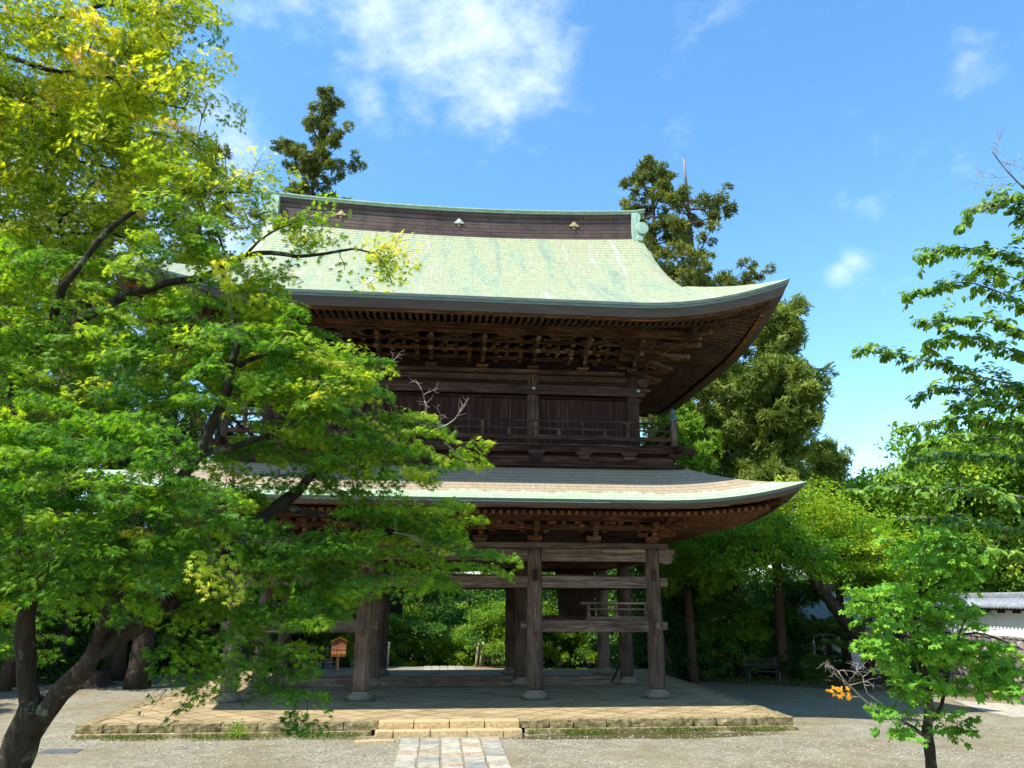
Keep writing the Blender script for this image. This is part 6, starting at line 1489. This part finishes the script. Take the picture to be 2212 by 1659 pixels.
q = MB(); q.beam((-.4, -.05, 1.355), (.0, -.05, 1.55), .16, .03); q.build('roof', M['sign_wood'], sg, world=False); q = MB(); q.beam((.4, -.05, 1.355), (.0, -.05, 1.55), .158, .028); q.build('roof', M['sign_wood'], sg, world=False)
MB().box(-.34, .34, -.08, -.065, 1.02, 1.07).build('batten', M['sign_wood'], sg, .003, world=False); MB().box(-.34, .34, -.08, -.065, .78, .83).build('batten', M['sign_wood'], sg, .003, world=False)

def bamboo(x0, x1, y, label, H=1.05):
    g = float(ground_z((x0 + x1) / 2, y)); f = empty('bamboo_fence', (x0, y, g), label, 'fence', 'bamboo lattice fences beyond the gate'); n = int((x1 - x0) / .24)
    for i in range(n + 1): MB().tube([(i * .24, 0, -.05), (i * .24, 0, H * R.uniform(.93, 1.02))], .022, 8).build('upright', M['bamboo'], f, world=False)
    for z in (.25, .55, .85): MB().tube([(-.05, -.035, z * H), (x1 - x0 + .05, -.035, z * H)], .022, 8).build('crosspole', M['bamboo'], f, world=False)
    for x in (0, x1 - x0): MB().tube([(x, .01, -.1), (x, .01, H * 1.12)], .06, 10).build('post', M['bamboo'], f, world=False)
bamboo(-4.6, -2.8, 18.0, 'bamboo fence seen left of the far paving'); bamboo(2.0, 3.3, 18.1, 'bamboo fence seen right of the far paving'); bamboo(-9.6, -5.2, 17.4, 'long bamboo fence behind the benches')
for i, (x, y) in enumerate([(1.6, 17.6), (1.85, 18.0)]):
    g = float(ground_z(x, y)); o = MB().tube([(x, y, g - .1), (x + .12, y, g + 1.15)], .07, 10).build('wooden_stake', M['bamboo']); tag(o, ['leaning pale stake at the far end of the paving', 'upright pale stake beside the right bamboo fence'][i], 'stake')

# little roofed gate on the lower ground behind
x, y = W(972, 1400, 46)[0], W(972, 1400, 46)[1]; z0 = float(ground_z(x, y))
rg = empty('roofed_gate', (x, y, z0), 'small distant gate with a pale grey gabled roof beyond the bushes', 'gate'); ht = W(972, 1372, 46)[2] - z0
for s in (-1, 1):
    MB().box(s * 1.0 - .1, s * 1.0 + .1, -.1, .1, 0, ht - .7).build('post', M['dark_z'], rg, world=False)
    q = MB(); q.add([(0, -1.1, ht), (s * 1.9, -1.1, ht - .75), (s * 1.9, 1.1, ht - .75), (0, 1.1, ht), (0, -1.1, ht - .1), (s * 1.9, -1.1, ht - .87), (s * 1.9, 1.1, ht - .87), (0, 1.1, ht - .1)], [(0, 1, 2, 3), (7, 6, 5, 4), (0, 4, 5, 1), (1, 5, 6, 2), (2, 6, 7, 3), (3, 7, 4, 0)]); q.build('roof', M['tile'], rg, world=False)
MB().box(-1.3, 1.3, -.09, .09, ht - 1.0, ht - .8).build('beam', M['dark_x'], rg, world=False)
for (xa, xb, y, lab) in [(-7.5, -3.2, 24.5, 'low white wall with grey coping glimpsed left beyond the gate')]:
    z0 = float(ground_z(-4, y)); w_ = empty('garden_wall', (xa, y, z0), lab, 'wall'); MB().box(0, xb - xa, -.12, .12, 0, 1.9).build('plaster', M['plaster'], w_, world=False)
    MB().prism([(-.3, 1.9), (.3, 1.9), (.0, 2.15)], 0, xb - xa, 'x').build('coping', M['tile'], w_, world=False)

# retaining wall with plastered, tiled wall on top, right
Pa = np.array([18.05, -6.0]); Pb = np.array([20.9, 12.9]); dd = Pb - Pa; LW = float(np.linalg.norm(dd)); an = math.atan2(dd[1], dd[0])
Mw = Matrix.Translation((Pa[0], Pa[1], 0)) @ Matrix.Rotation(an, 4, 'Z')
rw = empty('retaining_wall', (Pa[0], Pa[1], -.4), 'brown stone block retaining wall at the right edge under the white wall', 'wall')
sw = MB(); R2 = random.Random(5); z = -.6
while z < 1.42:
    h = R2.uniform(.24, .34); x = -R2.uniform(0, .3)
    while x < LW:
        w_ = R2.uniform(.28, .5); h2 = min(h, 1.5 - z); j = lambda: R2.uniform(-.025, .025); yb = .16 * (z + .6) / 2
        a = [(x + .008 + j() * .5, yb + .02 + j(), z + .008 + j() * .4), (x + w_ - .008 + j() * .5, yb + .02 + j(), z + .008 + j() * .4), (x + w_ - .008 + j() * .5, yb + .04 + j(), z + h2 - .008 + j() * .4), (x + .008 + j() * .5, yb + .04 + j(), z + h2 - .008 + j() * .4)]
        b_ = [(q[0], .5, q[2]) for q in a]; c_ = ((a[0][0] + a[1][0]) / 2, yb - .03 + j(), z + h2 / 2)
        # outer face looks towards the courtyard: local +y side is -x world, so mirror
        vs = [tuple(Mw @ Vector((q[0], .5 - q[1], q[2]))) for q in a + b_ + [c_]]
        sw.add(vs, [(8, 1, 0), (8, 2, 1), (8, 3, 2), (8, 0, 3), (0, 1, 5, 4), (1, 2, 6, 5), (2, 3, 7, 6), (3, 0, 4, 7)]); x += w_
    z += h
sw.build('stone_blocks', M['wall_stone'], rw)
MB().box(0, LW, -.2, .28, -.6, 1.48, Mw).build('core', M['dark_x'], rw)
ww = empty('plaster_wall', (Pa[0], Pa[1], 1.5), 'white plastered wall with a grey tiled roof standing on the stone retaining wall', 'wall')
MB().box(0, LW, -.15, .15, 1.485, 2.35, Mw).build('plaster', M['plaster'], ww)
MB().box(-.1, LW + .1, -.42, .42, 2.352, 2.43, Mw).build('eave_board', M['dark_x'], ww)
tr = MB(); 
for i in range(int(LW / .9)): tr.box(.2 + i * .9, .3 + i * .9, -.38, .38, 2.26, 2.352, Mw)
tr.build('eave_brackets', M['dark_y'], ww)
MB().prism([(-.5, 2.43), (.5, 2.43), (.12, 2.70), (-.12, 2.70)], -.1, LW + .1, 'x', Mw).build('roof', M['tile'], ww)
tl = MB(); i = 0
while i * .22 < LW:
    for s in (-1, 1): tl.tube([Mw @ Vector((i * .22, s * .53, 2.435)), Mw @ Vector((i * .22, s * .1, 2.72))], .055, 8)
    i += 1
tl.build('roll_tiles', M['tile'], ww)
MB().box(-.1, LW + .1, -.12, .12, 2.70, 2.86, Mw).build('ridge', M['tile'], ww, .02); MB().tube([Mw @ Vector((-.1, 0, 2.88)), Mw @ Vector((LW + .1, 0, 2.88))], .07, 8).build('ridge_roll', M['tile'], ww)
# paved strip at the foot of the wall
blob = MB(); q = [(15.6, -6), (17.9, -6), (18.6, 1.2), (16.9, 3.2), (15.9, .6)]; blob.add([(a, b, float(ground_z(a, b)) + .02) for a, b in q], [tuple(range(5))]); o = blob.build('pavement', M['path_stone']); o['kind'] = 'structure'
# grey roofed house behind the palm
def W2(px, py, d): return W(px, py, d)
hx0, hx1 = 15.2, 22.5; hy = 15.5; hs_ = empty('house', (hx0, hy, -1.2), 'low house with a broad grey green shingled roof behind the palm', 'house')
MB().box(hx0 + .6, hx1 - .2, hy + .6, hy + 5, -1.5, 1.6).build('wall', M['plaster'], hs_)
q = MB(); zr, ze = 3.25, 1.35
q.add([(hx0 - .3, hy - .2, ze), (hx1 + .3, hy - .2, ze), (hx1 + .3, hy + 2.8, zr), (hx0 + .3, hy + 2.8, zr), (hx1 + .3, hy + 5.8, ze), (hx0 - .3, hy + 5.8, ze), (hx0 - .3, hy - .2, ze - .15), (hx1 + .3, hy - .2, ze - .15)], [(0, 1, 2, 3), (3, 2, 4, 5), (0, 3, 5), (6, 7, 1, 0)])
def shingle():
    m, n, l, b = newmat('grey_shingle_roof'); t = n.new('ShaderNodeTexCoord'); mp = n.new('ShaderNodeMapping'); l.new(t.outputs['Object'], mp.inputs[0]); br = n.new('ShaderNodeTexBrick'); br.inputs['Scale'].default_value = 1; br.inputs['Brick Width'].default_value = .5; br.inputs['Row Height'].default_value = .12; br.inputs['Mortar Size'].default_value = .008
    br.inputs['Color1'].default_value = (.22, .27, .25, 1); br.inputs['Color2'].default_value = (.28, .33, .3, 1); br.inputs['Mortar'].default_value = (.1, .13, .12, 1); l.new(mp.outputs[0], br.inputs['Vector']); l.new(br.outputs[0], b.inputs['Base Color']); b.inputs['Roughness'].default_value = .6; return m
q.build('roof', shingle(), hs_); MB().box(hx0 + .1, hx1 + .3, hy + 2.6, hy + 3.0, zr - .05, zr + .28).build('ridge', noisy('brown_ridge', [(.3, (.2, .12, .09)), (.7, (.32, .2, .15))]), hs_, .01)
# far pale houses glimpsed beyond the trees
for i, (px, py, dep, w_, h_) in enumerate([(1830, 1215, 70, 9, 5), (1990, 1235, 75, 8, 5)]):
    p = W(px, py, dep); z0 = -2.0; h = empty('house', (p[0], p[1], z0), ['distant pale house seen in the gap left of the young maple', 'distant pale house behind the trees on the right'][i], 'house')
    MB().box(-w_ / 2, w_ / 2, 0, 7, 0, p[2] - z0 - 1.2).build('wall', M['plaster'], h, world=False); t = p[2] - z0
    MB().prism([(-.6, t - 1.3), (7.6, t - 1.3), (3.5, t + .6)], -w_ / 2 - .4, w_ / 2 + .4, 'x').build('roof', M['tile'], h, world=False)
    for k in range(3): MB().box(-w_ / 2 + 1 + k * 2.6, -w_ / 2 + 2.2 + k * 2.6, -.04, .05, t - 3.2, t - 2.0).build('window', M['grey_metal'], h, world=False)
# fallen leaves and loose gravel stones on the court
rr = np.random.default_rng(88); n = 900; x = rr.uniform(-13, 15, n); y = rr.uniform(-9, 14, n); k = ~((np.abs(x) < 8.2) & (y > -4.2) & (y < 9.6)); x = x[k]; y = y[k]; P = np.stack([x, y, ground_z(x, y) + .022], 1); F = rr.normal(size=P.shape); F[:, 2] *= .15; nn = np.tile([0, 0, 1.], (len(P), 1)) + rr.normal(size=P.shape) * .25
V, T, A_ = scatter(LEAF4, P, F, nn, rr.uniform(.03, .075, len(P)), rr.uniform(0, 1, len(P))); M['fallen'] = leafmat('fallen_leaves', [(0, (.16, .09, .03)), (.6, (.34, .2, .07)), (1, (.5, .42, .2))], .05, rough=.8, spec=.1); tag(link('fallen_leaves', tri_mesh('fallen_leaves', V, T, A_), M['fallen']), 'brown and yellow fallen leaves strewn over the gravel', 'leaves', None, 'stuff')
n = 15000; x = rr.uniform(-10, 12, n); y = -9.5 + 6.2 * rr.uniform(0, 1, n) ** 1.3; k = (np.abs(x) > 1.25) & ((y < -4.25) | (np.abs(x) > 8.3)) & (np.sin(x * 1.1) + np.cos(y * 1.9 + x * .6) + rr.normal(size=n) * .7 > -.2); x = x[k]; y = y[k]
tp = np.array([(-.5, -.4, 0), (.5, -.5, 0), (.6, .4, 0), (-.4, .5, 0), (-.2, -.15, .45), (.3, .1, .5)]); tt = np.array([(0, 1, 4), (1, 5, 4), (1, 2, 5), (2, 3, 5), (3, 4, 5), (3, 0, 4)])
P = np.stack([x, y, ground_z(x, y) + .010], 1); F = rr.normal(size=P.shape); F[:, 2] = 0; V, T, A_ = scatter((tp, tt), P, F, np.tile([0, 0, 1.], (len(P), 1)), rr.uniform(.012, .032, len(P)), rr.uniform(0, 1, len(P)))
M['pebble'] = leafmat('pebbles', [(0, (.14, .13, .11)), (.6, (.28, .265, .22)), (1, (.42, .40, .34))], .02, rough=.9, spec=.1); tag(link('gravel', tri_mesh('gravel', V, T, A_), M['pebble']), 'loose grey gravel stones on the court in front of the platform', 'gravel', None, 'stuff')
# drain grate in the gravel, left
p = onground(130, 1625); dg = empty('drain_grate', (p[0], p[1], float(ground_z(p[0], p[1])) + .012), 'grey metal drain grate set in the gravel at lower left', 'drain')
MB().box(-.36, .36, -.2, .2, -.03, .008).build('frame', M['grey_metal'], dg, .003, world=False); q = MB()
for i in range(9): q.box(-.33, .33, -.18 + i * .042, -.16 + i * .042, .008, .018)
q.build('bars', M['grey_metal'], dg, world=False)
p = onground(1805, 1462); MB().prism([(-.22, 0), (.22, 0), (.28, .3), (-.28, .3)], -.15, .15).build('planter_box', M['yellow_box']).location = (p[0], p[1], float(ground_z(p[0], p[1])))
tag(bpy.data.objects['planter_box'], 'yellow plastic box standing under the leaning maple', 'box')
p = W(1757, 1375, 32.5); lmp = empty('garden_lamp', (p[0], p[1], float(ground_z(p[0], p[1]))), 'grey angled lamp post in front of the palm', 'lamp'); hh = p[2] - lmp.location.z
MB().tube([(0, 0, 0), (0, 0, hh), (.3, 0, hh + .1)], .03, 8).build('pole', M['grey_metal'], lmp, world=False); MB().box(.25, .75, -.06, .06, hh + .06, hh + .14).build('lamp_head', M['grey_metal'], lmp, .01, world=False)
